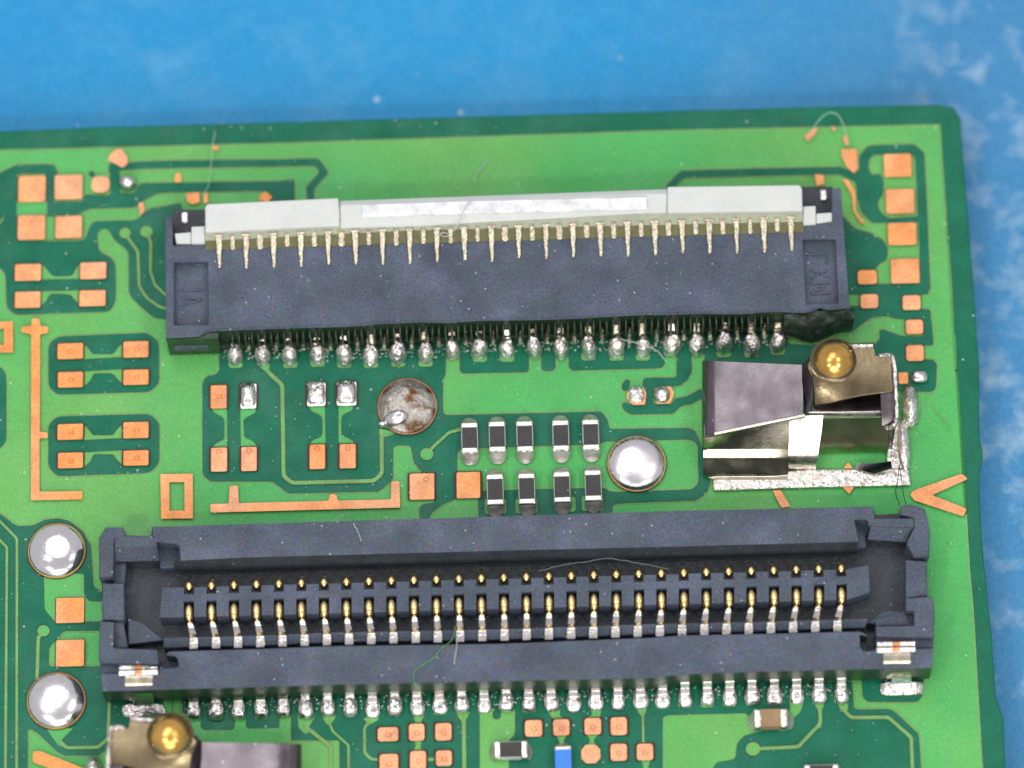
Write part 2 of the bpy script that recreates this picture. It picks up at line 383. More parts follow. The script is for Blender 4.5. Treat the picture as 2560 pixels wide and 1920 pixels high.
def polyband(pts, wd):
    """outline polygon of a polyline with width wd (photo px)"""
    L_, R_ = [], []
    n = len(pts)
    for i in range(n):
        p = Vector(pts[i]); a = Vector(pts[max(i-1, 0)]); b = Vector(pts[min(i+1, n-1)])
        d1 = (p-a) if i > 0 else (b-p); d2 = (b-p) if i < n-1 else (p-a)
        d1.normalize(); d2.normalize()
        n1 = Vector((-d1.y, d1.x)); n2 = Vector((-d2.y, d2.x)); nn = (n1+n2).normalized(); c = max(.6, nn.dot(n1))
        L_.append(tuple(p+nn*wd/2/c)); R_.append(tuple(p-nn*wd/2/c))
    return L_+R_[::-1]
def band(name, spec, wd, kind, lvl, r=8):
    pts = PTS(spec) if isinstance(spec, str) else spec
    return region(name, polyband(pts, wd), kind, lvl, r)
TK = [0]
def trace(spec, wd, dot=None, lvl=.050):
    TK[0] += 1; lvl += .0002*TK[0]
    """thin copper trace under the mask; dot = (key,x,y,radius px) round via land at an end"""
    pts = PTS(spec); bm = bmesh.new()
    pb = rounded(polyband(pts, wd), wd*.9)
    cap(bm, pb, lvl, 0); cap(bm, offset(pb, -wd*.26), lvl+.004, 1)
    if dot:
        x, y = px(*dot[:3]); R = dot[3]
        c = [(x+R*math.cos(2*math.pi*k/24), y+R*.94*math.sin(2*math.pi*k/24)) for k in range(24)]
        cap(bm, c, lvl+.008, 0); cap(bm, offset(c, -3), lvl+.012, 2)
    return obj('trace', bm, ['rim', M_trace, 'light'], board, recalc=False)
M_trace = mat('solder_mask_on_trace', (.19, .44, .13), .45, grain=.25, spec=.3)
# --- ground copper (everything but the border)
region('copper_pour', 's -420,388 a 0,290 2212,235 d 0,208 1000,185 1708,170 1735,560 1755,850 1775,1090 1795,1420 1805,1659 h 2105,100 2140,500 2180,1100 2196,1500 l 1840,0 1860,350 1890,700 1920,1250 1945,1659 s 2470,2250 s -420,2250', 'pour', .004, 3)
G = .014   # gaps in the pour
def gap(spec, r=10): return region('isolation_gap', spec, 'gap', G, r)
def gapband(spec, wd, r=8): return band('isolation_gap', spec, wd, 'gap', G, r)
IK = [0]
def isle(spec, r=8, lvl=None):
    IK[0] += 1
    return region('copper_island', spec, 'pour', .034+.00013*IK[0], r)
# the union of gaps: put rims low and fills higher so neighbours merge
_gap_list = []
def gapU(spec, r=10): _gap_list.append(rounded(PTS(spec), r))
def gapB(spec, wd, r=8): _gap_list.append(rounded(polyband(PTS(spec), wd), r))
# top left
gapB('a -80,560 30,490 130,440 380,435', 23); gapU('a 352,400 420,405 450,470 414,490 414,800 352,800', 4)
gapB('a 862,470 862,425 1100,408 1500,398 b 900,22 1205,15 1262,95 1150,215 1160,310', 19)
gapU('a 370,690 640,690 650,630 850,640 840,440 920,440 920,620 1030,625 1075,545 2150,528 b 1035,145 1035,345 860,330 800,238 0,252 a 1180,640 1090,690 1040,735 680,745 600,785 380,812', 8)
gapU('a 672,470 705,445 740,480 705,510', 8)
gapU('a 40,760 110,660 132,655 130,990 645,990 705,838 1050,830 1150,735 1270,722 1400,690 1400,1650 1265,1592 1180,1582 1040,1460 990,1400 985,1060 880,990 835,905 790,895 750,930 755,1070 860,1120 890,1180 890,1460 840,1535 110,1558 50,1500 40,1240 0,1200 -60,1150 -60,880 20,850', 14)
gapU('a 0,500 60,470 140,480 140,700 30,800 -60,900 -60,600', 14)
# pair boxes on the left
gapU('e 370,250 440,188 1130,158 1222,230 1225,545 1150,615 440,636 372,575', 12)
gapU('e 370,865 440,802 1150,782 1225,850 1225,1160 1150,1236 440,1262 370,1190', 12)
gapU('e -80,410 10,420 50,480 50,980 20,1040 -80,1060', 14)
# centre field
gapU('f 270,60 270,455 235,482 175,490 140,540 140,1250 200,1303 680,1303 800,1395 1500,1380 1605,1290 1610,1040 1640,1025 1735,1027 1745,1060 1765,1160 1830,1235 1925,1240 1925,1462 1830,1475 1805,1510 1810,1640 1885,1640 1885,1580 1905,1540 1980,1480 2090,1440 2100,1230 2100,1070 2140,1050 2212,1000 g 130,1005 300,985 1230,955 1260,935 1930,918 1978,960 1985,1250 1940,1300 1320,1320 1255,1286 320,1310 290,1370 298,1600 1330,1600 1325,1425 1360,1410 1970,1385 2050,1330 2085,1240 2045,1205 2010,960 1960,845 1900,828 1300,835 1290,765 1240,702 40,730 25,700 25,450 45,420 50,60', 9)
gapU('g 150,-20 150,395 175,412 670,402 685,385 682,-20'); gapU('g 775,-20 775,370 800,395 870,393 888,370 888,-20'); gapU('g 990,-20 987,365 1010,390 1700,372 1730,340 1730,-20')
gapU('g 1815,-20 1930,-20 1935,400 1900,460 1850,505 1790,512 1640,520 1640,645 1780,650 1800,600 1900,585 2010,520 2030,590 1930,650 1860,655 1790,722 1460,727 1405,690 1395,640 1425,630 1450,645 1575,650 1580,520 1556,510 1556,460 1580,443 1815,440', 8)
gapU('g 1430,450 1465,465 1450,540 1400,548 1392,500', 8)
gapU('g 2030,-20 2030,640 2212,640 h 900,600 1500,600 1500,170 1000,190 830,180 820,100 700,-20', 8)
# top right
gapB('d 70,560 158,470 700,455 1110,448 1215,500', 19)
gapB('d 1250,500 1252,370 1290,325 1540,318 1585,355 1605,760 1622,1170', 24)
gapU('d 1170,455 1285,440 1290,470 1355,470 1372,520 1365,590 1330,640 1350,700 1400,735 1600,720 1600,760 1300,765 1235,700 1205,600 1205,540', 8)
gapU('d 1060,640 1140,740 1200,800 1290,820 1370,870 1397,920 1390,985 1340,1010 1320,1042 1210,1042 1212,1130 1640,1128 1640,1194 1060,1194', 8)
gapU('d 1060,1270 1340,1250 1330,1180 1490,1180 1490,1280 1650,1280 1655,1345 1500,1345 1430,1338 1400,1322 1300,1330 1240,1370 1190,1415 1060,1430', 8)
gapU('d 1340,1410 1360,1400 1480,1442 1610,1445 1605,1335 1655,1335 1670,1500 1500,1500 1500,1592 1670,1582 1690,1720 1330,1720 1320,1480 1345,1460', 8)
gapU('h 1490,180 1740,300 1880,300 1945,305 1975,340 1965,530 1930,552 1490,545', 8)
# bottom left
gapU('i -200,-20 0,10 110,92 210,88 290,50 370,40 450,55 540,125 590,220 605,480 655,520 1000,500 1000,590 660,585 575,578 545,540 545,400 285,420 290,630 362,702 362,716 1000,706 1000,765 410,772 380,812 318,880 318,1000 1000,1000 1000,1300 i 720,1500 690,1540 640,1578 420,1580 375,1560 235,1425 182,1403 178,1900 -200,1900', 9)
gapU('s -300,2250 s -300,1700 i 178,1500 178,1900', 2)
# bottom field
gapU('i 1000,1100 1060,1100 1060,1340 1000,1400', 6)
gapU('i 1180,1100 1180,1480 1950,1480 2200,1480 i 2200,2200 j 1000,2200 l 500,2200 l 1555,1900 1545,1659 1530,1440 1380,1298 1340,1276 1130,1280 1110,1268 1098,1100', 6)
gapU('l 1155,1050 1165,1200 1200,1232 1520,1232 1555,1190 1562,1050', 8)
bm = bmesh.new()
for k_, pl in enumerate(_gap_list): cap(bm, offset(pl, RIMW), G+.00016*k_, 0)
obj('copper_edge', bm, ['rim'], board, recalc=False)
for k_, pl in enumerate(_gap_list):
    bm = bmesh.new(); cap(bm, pl, G+.0065+.0003*k_, 0)
    obj('isolation_gap', bm, ['dark'], board, recalc=False)
# --- islands: copper between pads
isle('a 130,680 362,680 362,800 130,800', 3); isle('a 340,805 425,805 425,975 340,975', 3)
isle('a 315,1168 345,1190 392,1250 425,1264 540,1262 562,1248 600,1180 620,1168 620,1280 315,1287', 5)
isle('a 310,1378 620,1370 620,1480 570,1440 545,1402 420,1394 380,1402 350,1460 310,1492', 5)
for dy in (0, 622):
    for s_ in ((0, 0), ):
        o1 = [(637, 245), (665, 262), (712, 325), (870, 325), (908, 270), (950, 236), (950, 345), (637, 362)]
        o2 = [(637, 458), (950, 440), (950, 557), (905, 520), (868, 470), (720, 470), (690, 530), (637, 578)]
        for q_ in (o1, o2): region('copper_island', [px('e', x, y+dy) for x, y in q_], 'pour', .034+.0003*random.random(), 5)
isle('f 210,742 330,742 332,1045 215,1045 240,1012 305,980 312,960 312,830 290,802 232,772', 5)
isle('f 433,740 555,740 552,772 472,812 455,840 460,960 540,1000 562,1040 438,1040', 5)
isle('f 958,722 1080,722 1087,1020 963,1020 990,987 1050,960 1065,940 1065,810 1040,785 980,762', 5)
isle('f 1188,720 1302,720 1290,755 1217,790 1205,820 1210,945 1290,987 1325,1018 1188,1018', 5)
isle('i 285,400 545,400 545,540 575,578 700,585 700,706 362,715 290,632', 8)
isle('i 302,1405 475,1400 395,1480 425,1520 380,1515', 5)
isle('i 1060,1100 1115,1100 1115,1330 1060,1330', 3)
isle('i 1120,1100 1165,1100 1165,1400 1120,1400', 3)
isle('i 1180,1300 1300,1345 1300,1400 1325,1415 1500,1415 1522,1400 1522,1320 1592,1320 1592,1395 1620,1405 1810,1400 1815,1310 1885,1310 1885,1500 1180,1500', 4)
isle('i 1925,1300 2040,1300 2038,1335 2000,1392 2010,1425 1980,1440 1935,1400', 4)
isle('j 535,1300 622,1300 618,1335 588,1372 565,1380 540,1340', 5); isle('j 820,1300 912,1300 892,1352 830,1382 815,1370', 5)
isle('j 1108,1300 1208,1300 1175,1352 1175,1400 1130,1400 1135,1350', 5); isle('j 1392,1290 1492,1290 1465,1350 1435,1360', 5)
isle('j 1130,1480 1180,1480 1168,1515 1185,1560 1115,1560 1140,1515', 4); isle('j 1190,1592 1285,1592 1285,1614 1190,1614', 2)
isle('j 1553,1270 1638,1270 1638,1335 1660,1345 1690,1335 1690,1270 1782,1270 1782,1440 1742,1482 1742,1900 1555,1900', 7)
isle('k 298,1260 388,1260 388,1325 430,1350 350,1350 320,1310', 5); isle('k 362,1440 438,1440 412,1480 425,1550 365,1550 385,1490', 4)
isle('k 572,1255 662,1255 648,1325 655,1350 545,1350 600,1310', 5); isle('k 560,1440 640,1440 605,1475 620,1520 565,1520 585,1475', 4)
isle('k 868,1250 962,1250 932,1330 918,1330', 4); isle('k 915,1600 975,1600 960,1659 960,1800 930,1800 930,1659', 4)
isle('k 1055,1330 1085,1318 1600,1304 1650,1400 1720,1408 1580,1450 1535,1500 1525,1600 1400,1622 1360,1700 1055,1900', 9)
isle('k 1878,1205 1972,1205 1950,1290 1902,1335 1885,1410 1815,1422 1795,1390 1880,1285', 6); isle('k 2018,1205 2112,1205 2085,1290 2062,1290', 5)
isle('l 988,1200 1075,1200 1068,1290 1032,1290 1000,1240', 6)
isle('f 555,395 658,395 652,460 640,470', 4); isle('f 1500,895 1645,928 1540,962 1500,960', 4)
isle('g 150,855 130,850 120,835 150,820', 2)
for (x, y, wd) in ((425, 1455, 165), (663, 1450, 165), (958, 1440, 165), (1170, 1430, 165)):
    isle('g %d,%d %d,%d %d,%d %d,%d' % (x-wd/2, y-80, x+wd/2, y-84, x+wd/2+3, y+32, x-wd/2+3, y+38), 9)
# --- traces
trace('a 960,930 1000,990 1058,1070 1070,1340 1130,1430 1230,1500 1330,1520', 6.5, ('a', 960, 930, 14))
trace('a 1130,930 1158,1000 1155,1220 1190,1330 1290,1420 1350,1440', 6.5, ('a', 1125, 920, 15))
trace('f 640,455 755,560 765,1260 830,1313 1460,1297 1520,1240 1518,905', 9.5)
trace('f 1865,1090 1925,1025 2040,922 2130,903', 7, ('f', 1865, 1092, 16))
trace('i -30,150 45,230 35,1700', 6.5); trace('i -30,30 110,172 108,1700', 6.5)
trace('i 285,772 248,810 240,1100', 8.5, ('i', 282, 770, 15)); trace('i 395,1490 430,1528 635,1525 700,1470 710,1200', 8)
trace('i 1965,1380 2145,1520 2140,1800', 9); trace('j 572,1350 600,1420 703,1512 705,1800', 6); trace('j 835,1362 806,1400 808,1560 850,1602 920,1606', 7)
trace('j 1450,1330 1455,1800', 10); trace('k 925,1300 930,1520', 6)
trace('k 2073,1250 2076,1370 1932,1522 1650,1535', 8.5, ('k', 1640, 1535, 18)); trace('l 1020,1260 1090,1332 1332,1330 1480,1460 1495,1800', 8.5)

# --- bare copper pads
ZP = .072
def pad(cx, cy, wd, ht, ring=None, mats='copper', r=4, edgel=5, octa=False):
    """rectangular bare pad; cx,cy,wd,ht in photo px; edgel = dark opening wall shown at its sides"""
    at = P(cx, cy, 0)
    hw, hh = wd/2, ht/2
    sh = .0265  # roll of the board in the photo
    def q(dx, dy): return (cx+dx+dy*(.012+.000026*(cx-1280)), cy+dy-dx*sh)
    bm = bmesh.new()
    E = edgel
    outer = rounded([q(-hw-E, -hh-E*.5), q(hw+E, -hh-E*.5), q(hw+E, hh+E*.2), q(-hw-E, hh+E*.2)], 5)
    if E: cap(bm, outer, ZP-.006, 1)
    if octa: inner = [q(hw*a, hh*b) for a, b in ((-.5, -1), (.5, -1), (1, -.45), (1, .45), (.5, 1), (-.5, 1), (-1, .45), (-1, -.45))]
    else: inner = rounded([q(-hw, -hh), q(hw, -hh), q(hw, hh), q(-hw, hh)], r)
    prism(bm, inner, ZP+.012, ZP-.004)
    if ring:
        x, y = cx+ring[0], cy+ring[1]
        c = P(x, y, ZP+.012)
        for k in range(12):
            a0, a1 = 2*math.pi*k/12, 2*math.pi*(k+1)/12; R1, R2, R3 = .055, .043, .030
            v = [(c.x+R*math.cos(a), c.y+R*math.sin(a), ZP+.0122+h) for R, a, h in ((R1, a0, 0), (R1, a1, 0), (R2, a1, .014), (R2, a0, .014), (R3, a1, 0), (R3, a0, 0))]
            vv = [bm.verts.new(t_) for t_ in v]
            bm.faces.new((vv[0], vv[1], vv[2], vv[3])); bm.faces.new((vv[3], vv[2], vv[4], vv[5]))
    return part_of('copper_pad', bm, [mats, 'recess'], board, at)
def padr(key, x0, y0, x1, y1, **kw):
    a = px(key, x0, y0); b = px(key, x1, y1)
    return pad((a[0]+b[0])/2, (a[1]+b[1])/2, b[0]-a[0], b[1]-a[1], **kw)
for c in ((142, 490, 350, 690), (420, 482, 634, 670), (137, 793, 347, 980), (425, 798, 630, 968)): padr('a', *c, edgel=2, r=6)
padr('a', 700, 492, 842, 618, edgel=0, octa=False, r=20)
for c in ((115, 1168, 315, 1295), (615, 1155, 815, 1282), (115, 1380, 310, 1503), (610, 1370, 810, 1490)): padr('a', *c, edgel=3)
for dy in (0, 620):
    for c in ((442, 240, 637, 360), (947, 225, 1140, 348), (445, 460, 637, 578), (948, 443, 1140, 558)):
        padr('e', c[0], c[1]+dy, c[2], c[3]+dy, ring=(2, 1), edgel=4)
padr('f', 205, 563, 327, 740, ring=(2, 0)); padr('f', 208, 1042, 330, 1225, ring=(0, -20)); padr('f', 440, 1037, 558, 1220, ring=(0, -20))
padr('f', 965, 1018, 1083, 1205, ring=(0, -20)); padr('f', 1196, 1015, 1318, 1200, ring=(0, -20))
padr('f', 1733, 1240, 1922, 1440, ring=(10, -18)); padr('g', 128, 1168, 308, 1368)
for c in ((1370, 348, 1535, 485), (1382, 560, 1553, 705), (1395, 762, 1565, 895), (1412, 978, 1582, 1125)): padr('d', *c, edgel=1, r=6)
for c in ((1213, 1048, 1328, 1130), (1230, 1192, 1335, 1275), (1482, 1198, 1590, 1285), (1502, 1345, 1605, 1430), (1505, 1498, 1610, 1592)): padr('d', *c, edgel=2, r=8)
padr('h', 1680, 402, 1750, 490, edgel=0)
padr('i', 363, 556, 545, 718, edgel=2); padr('i', 363, 828, 545, 1000, edgel=2)
for c in ((893, 1395, 1025, 1485), (1095, 1372, 1195, 1482), (1266, 1368, 1370, 1480), (905, 1568, 1025, 1690), (1102, 1548, 1205, 1670), (1270, 1545, 1372, 1645)): padr('j', *c, r=9, ring=(1, 3))
for c in ((162, 1348, 273, 1455), (345, 1343, 450, 1448), (548, 1335, 655, 1442), (717, 1330, 822, 1445), (717, 1502, 822, 1612), (887, 1502, 992, 1608)): padr('k', *c, r=9, ring=(1, 3))
padr('k', 527, 1508, 650, 1628, octa=True, edgel=0)
# --- bare copper markings
def mark(name, spec, r=4, z=ZP, mats='copper', hole=None):
    bm = bmesh.new()
    pts = rounded(PTS(spec), r) if isinstance(spec, str) else spec
    if hole:
        h = rounded(PTS(hole), 1)
        def ringf(za, zb):
            pass
        # build the ring as four strips
        o_, i_ = PTS(spec), PTS(hole)
        for k in range(4): prism(bm, [o_[k-1], o_[k], i_[k], i_[k-1]], z+.01, z-.004)
        bmesh.ops.remove_doubles(bm, verts=bm.verts, dist=1e-5)
    else: prism(bm, pts, z+.01, z-.004)
    return obj(name, bm, mats, board)
mark('copper_mark', 'e 1232,1245 1480,1243 1482,1585 1238,1588', hole='e 1300,1307 1416,1305 1418,1523 1302,1527')
mark('copper_mark', 'e -80,78 98,70 100,310 -80,312', hole='e -40,130 30,128 30,252 -40,255')
mark('copper_mark', 'e 245,50 300,50 312,110 368,112 368,160 308,170 305,920 365,925 366,968 303,968 303,1380 632,1376 634,1438 238,1446 240,170 165,155 165,112 240,108', 4)
mark('copper_mark', 'f 200,1475 345,1472 350,1335 415,1333 420,1468 1110,1450 1120,1400 1170,1398 1180,1448 1590,1440 1592,1300 1655,1298 1660,1502 205,1540', 5)
mark('copper_arrow', 'h 2165,1180 2212,1220 1935,1345 2205,1450 2175,1508 1800,1385 1765,1340 1795,1310', 6)
mark('copper_arrow', 'i 215,1550 255,1548 640,1700 900,1800 860,1850 210,1620', 7)
# scraped spots where the mask is gone
for s_ in ('a 870,300 930,278 975,340 982,395 940,428 840,372 835,340', 'a 1345,470 1388,470 1392,540 1342,540', 'a 1430,625 1530,615 1535,690 1480,712 1440,690',
           'a 1562,620 1595,620 1598,700 1565,700', 'a 1995,640 2040,610 2092,655 2060,690 1990,680', 'a 1062,700 1100,690 1112,760 1075,800', 'a 1630,255 1680,262 1670,300 1625,280',
           'd 890,240 940,200 975,190 950,240 910,275', 'd 1115,320 1208,318 1212,440 1190,465 1150,430 1115,360', 'd 1120,495 1160,510 1200,580 1200,690 1262,770 1230,760 1185,690 1180,600',
           'd 955,470 1008,475 1010,530 965,540', 'd 1120,238 1150,240 1160,300 1135,290', 'h 712,1308 775,1308 848,1432 780,1442 745,1380', 'h 1250,1283 1335,1283 1300,1338',
           'h 1255,1140 1290,1095 1330,1140', 'h 1720,560 1780,570 1790,590 1740,600', 'h 1800,640 1845,640 1840,670 1810,680', 'd 1050,180 1085,190 1070,215'):
    mark('scraped_copper', s_, 3, z=.068)
trace('h 1930,660 2000,740 2080,860', 2.0)
mark('copper_pad', 'g 1470,520 1560,518 1585,560 1575,650 1480,652 1432,600 1440,555', 5)
mark('copper_pad', 'g 1650,520 1770,508 1800,560 1770,640 1665,645 1645,580', 5)
# --- solder on pads (parts of the board)
def bump(name, cx, cy, wx, wy, h, mats='tin', jitter=.0, pw=1, tilt=(0, 0), z=.078, teardrop=0, nu=28):
    at = P(cx, cy, 0); bm = bmesh.new()
    s_ = 138.0*(1+(cy-960)*.00003)
    dome(bm, (at.x, at.y, z), wx/2/s_, wy/2/s_/.945, h, jitter=jitter, pw=pw, tilt=tilt, teardrop=teardrop, nu=nu)
    return part_of(name, bm, mats, board, at, smooth=True)
def softpad(cx, cy, wx, wy, h, mats, p4=.45, jitter=.02):
    """squarish solder cushion"""
    at = P(cx, cy, 0); bm = bmesh.new(); nu, nv = 32, 7; rings = []
    for v in range(nv+1):
        t = v/nv*.93; rr = math.cos(t*math.pi/2)**.8; z = math.sin(t*math.pi/2)*h; ring = []
        for u in range(nu):
            a = 2*math.pi*u/nu; ca, sa = math.cos(a), math.sin(a)
            x = math.copysign(abs(ca)**p4, ca)*wx/2/138*rr; y = math.copysign(abs(sa)**p4, sa)*wy/2/138/.945*rr
            ring.append(bm.verts.new((at.x+x*(1+random.uniform(-jitter, jitter)), at.y+y, .078+z)))
        rings.append(ring)
    for v in range(nv):
        for u in range(nu): bm.faces.new((rings[v][u], rings[v][(u+1) % nu], rings[v+1][(u+1) % nu], rings[v+1][u]))
    bm.faces.new(rings[-1])
    return part_of('solder_cushion', bm, mats, board, at, smooth=True)
for c, mt in (((435, 553, 553, 740), 'tin'), ((948, 545, 1085, 722), 'lump'), ((1175, 540, 1322, 718), 'tin')):
    a = px('f', c[0], c[1]); b = px('f', c[2], c[3])
    pad((a[0]+b[0])/2, (a[1]+b[1])/2, b[0]-a[0], b[1]-a[1], mats='tin'); softpad((a[0]+b[0])/2, (a[1]+b[1])/2, b[0]-a[0], b[1]-a[1], .10, mt)
a = px('g', 1508, 585); softpad(*a, 40, 42, .06, 'lump', .8, .06)
a = px('g', 1705, 585); softpad(*a, 40, 42, .12, 'tin', .8, .06)
a = px('h', 1835, 448); softpad(*a, 42, 30, .10, 'tin', .7, .04)
a = px('a', 985, 565); softpad(*a, 44, 36, .2, 'tin', .8, .04)
def discpad(cx, cy, r, mt, h):
    at = P(cx, cy, 0); bm = bmesh.new(); R = r/138
    for rr, z, mi in ((R*1.05, .070, 1), (R*1.02, .075, 2)):
        face(bm, [(at.x+rr*math.cos(2*math.pi*k/48), at.y+rr*math.sin(2*math.pi*k/48), z) for k in range(48)], mi)
    dome(bm, (at.x, at.y, .076), R, R, h, nu=56, nv=16, pw=.9)
    return part_of('solder_dome', bm, [mt, 'recess', 'copper'], board, at, smooth=True)
discpad(*px('g', 1510, 1112), 71, 'dome', .17)
discpad(*px('i', 370, 258), 69.5, 'dome', .18); discpad(*px('i', 366, 1230), 70, 'dome', .18)
discpad(*px('f', 1716, 735), 72, 'rust', .13)
bump('solder_peak', *px('f', 1625, 855), 66, 40, .22, 'dome', z=.06, tilt=(.3, .5))
bump('solder_peak', *px('f', 1525, 872), 26, 16, .10, 'dome', z=.06)

# ------------------------------------------------------------------ chip resistors and capacitors
def chip(label, cat, cx, cy, mats, horizontal=False, L=.60, Wd=.31, H=.20, name='chip_resistor', group=None, capl=.13, fil=(.15, .17), rot=None, topw=.86):
    at = P(cx, cy, H+.03); at.z = .055
    t = thing(name, label, cat, at, group)
    rz = (math.pi/2 if horizontal else 0)+(rot or 0)
    def R(x, y): return Vector((at.x+x*math.cos(rz)-y*math.sin(rz), at.y+x*math.sin(rz)+y*math.cos(rz), 0))
    bm = bmesh.new(); c = R(0, 0); box(bm, (c.x, c.y, at.z+.01), Wd*.96, L-2*capl+.02, H-.03, 0, rz)
    obj('ceramic_body', bm, 'ceramic' if mats in ('resist',) else mats, t, bevel=.008)
    bm = bmesh.new(); box(bm, (c.x, c.y, at.z+H-.02), Wd*topw, L-2*capl+.05, .018, 0, rz)
    obj('coating', bm, mats, t, bevel=.006)
    for s_ in (-1, 1):
        bm = bmesh.new(); e = R(0, s_*(L/2-capl/2)); box(bm, (e.x, e.y, at.z+.002), Wd*1.03, capl, H-.002, 0, rz)
        obj('end_cap', bm, 'silver', t, bevel=.035, seg=3)
        # solder fillet
        bm = bmesh.new(); F_ = fil[0] if s_ > 0 else fil[1]; nu = 14; rows = []
        for kk in range(6):
            tt = kk/5; zz = (H*.88)*(1-tt)**1.25; row = []
            for u in range(nu):
                a = math.pi*u/(nu-1)
                x = math.cos(a)*Wd*.54*(1 if tt < .01 else (1-.06*tt)); y = max(0.0, math.sin(a))**.8*F_*tt
                q_ = R(x*(1-.0*tt)+0, s_*(L/2-.01+y)); row.append(bm.verts.new((q_.x, q_.y, at.z+zz+.003)))
            rows.append(row)
        for kk in range(5):
            for u in range(nu-1): bm.faces.new((rows[kk][u], rows[kk][u+1], rows[kk+1][u+1], rows[kk+1][u]))
        obj('solder_fillet', bm, 'fillet', t, smooth=True)
    return t
up = ['left end of the upper row, nearest the dull round solder blob', 'second from left in the upper row of five', 'middle one in the upper row of five',
      'fourth in the upper row, right after the wide gap', 'right end of the upper row of five']
for (x, y), lb in zip(((1174, 1095), (1243, 1092), (1312, 1091), (1402, 1089), (1477, 1087)), up):
    chip('black chip resistor, '+lb, 'resistor', x, y, 'resist', group='black chip resistors in two rows')
lo = ['left end of the lower row, beside the large copper pad', 'second from left in the lower row of four', 'third from left in the lower row of four', 'right end of the lower row, nearest the shiny round solder pad']
for (x, y), lb in zip(((1238, 1224), (1317, 1222), (1405, 1218), (1483, 1214)), lo):
    chip('black chip resistor, '+lb, 'resistor', x, y, 'resist', group='black chip resistors in two rows')
chip('black chip resistor lying sideways below the long connector, near the bottom edge', 'resistor', *px('j', 1755, 1540), 'resist', horizontal=True, fil=(.09, .09))
chip('bright blue chip component standing lengthwise at the bottom edge', 'chip component', *px('j', 2095, 1625), 'blue', name='blue_chip', L=.62, Wd=.30, capl=.10, fil=(.10, .1), topw=.97)
chip('tan chip capacitor with silver ends below the right end of the long connector', 'capacitor', *px('k', 1755, 1335), 'tan', horizontal=True, name='chip_capacitor', H=.26, L=.60, Wd=.33, fil=(.12, .13), capl=.14, topw=.97)
chip('black chip with silver ends cut off by the bottom edge at the lower right', 'resistor', *px('l', 900, 1690), 'resist', horizontal=True, L=.62, fil=(.08, .08))

# ------------------------------------------------------------------ flat cable connector (upper)
A0 = P(*px('b', 380, 1310), 0)
zf = .93
ffc = thing('flat_cable_connector', 'black flat cable connector with milky white latch and a row of soldered legs below it', 'connector', P(1270, 740, 0))
bm = bmesh.new()
top = PTS('b 40,430 95,440 100,655 345,655 1500,650 c 100,610 1760,560 d 885,782 1055,752 1060,555 1110,552 1130,800 1165,1268 1100,1285 1040,1282 985,1264 900,1296 500,1302 0,1310 c 1000,1215 b 2212,1238 1500,1268 700,1296 385,1312 330,1335 300,1358 45,1372')
prism(bm, top, zf, .05)
hous = obj('housing', bm, ['plastic', 'side'], ffc)
cb = bmesh.new(); prism(cb, rounded(PTS('b 105,768 365,765 370,1250 105,1255'), 3), zf+.1, zf-.17); carve(hous, cb)
cb = bmesh.new(); prism(cb, rounded(PTS('d 882,850 1080,848 1098,1235 905,1240'), 3), zf+.1, zf-.17); carve(hous, cb)
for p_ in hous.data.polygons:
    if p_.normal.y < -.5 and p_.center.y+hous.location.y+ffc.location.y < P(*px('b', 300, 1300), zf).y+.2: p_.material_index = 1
b_ = hous.modifiers.new('bevel', 'BEVEL'); b_.width = .014; b_.segments = 2; b_.limit_method = 'ANGLE'; b_.angle_limit = math.radians(40)
# raised lettering in the two recesses
def stroke(bm, a, b, z, wd=.022, h=.04):
    A, Bv = P(*a, z), P(*b, z); d = (Bv-A); L_ = d.length; c = (A+Bv)/2; c.z = z
    box(bm, c, L_, wd, h, 0, math.atan2(d.y, d.x))
zl = zf-.17
bm = bmesh.new()
# left recess reads V I (turned a quarter turn)
K['u'] = (400, 620, 160/1475); K['v'] = (1980, 580, 180/1659)
for a, b in (((500, 1150), (960, 1210)), ((510, 1330), (960, 1215)), ((470, 980), (990, 990))): stroke(bm, px('u', *a), px('u', *b), zl)
obj('moulded_lettering', bm, 'plastic', ffc)
bm = bmesh.new()
for a, b in (((430, 1440), (880, 1420)), ((430, 1190), (850, 1190)), ((430, 1430), (760, 1300)), ((430, 1200), (760, 1300)), ((420, 1080), (820, 880)), ((400, 880), (860, 1050)),
             ((330, 535), (740, 535)), ((740, 535), (830, 580)), ((830, 580), (830, 660)), ((830, 660), (770, 730))): stroke(bm, px('v', *a), px('v', *b), zl)
obj('moulded_lettering', bm, 'plastic', ffc)
# lower base that carries the legs
bm = bmesh.new()
zb_ = .30
base_pts = PTS('r 85,520') and [px('r', 118, 600), px('r', 900, 612), px('r', 905, 640)]
front = []
nfr = PTS('b 300,1440 2212,1375 c 1000,1350 2212,1310 d 900,1400 900,1300 c 1000,1215 b 1200,1260 300,1340')
prism(bm, nfr, zb_, .04)
obj('base_ledge', bm, 'side', ffc, bevel=.012)
# left foot block, slotted
bm = bmesh.new(); prism(bm, PTS('r 88,505 610,490 700,425 900,420 895,525 96,545'), zf-.04, .05)
blk = obj('end_block', bm, 'side', ffc)
blk.data.materials.clear(); blk.data.materials.append(M['side'])
A = P(*px('r', 200, 600), .45)
def front_y(k, x, y): return P(*px(k, x, y), zf).y
bm = bmesh.new()
yL = P(*px('r', 150, 530), zf).y
p0 = P(*px('r', 215, 660), .4); p1 = P(*px('r', 745, 655), .4)
box(bm, ((p0.x+p1.x)/2, yL-.0+.0, .30), p1.x-p0.x, .05, .24)
obj('end_slot', bm, 'plastic', ffc, bevel=.01)
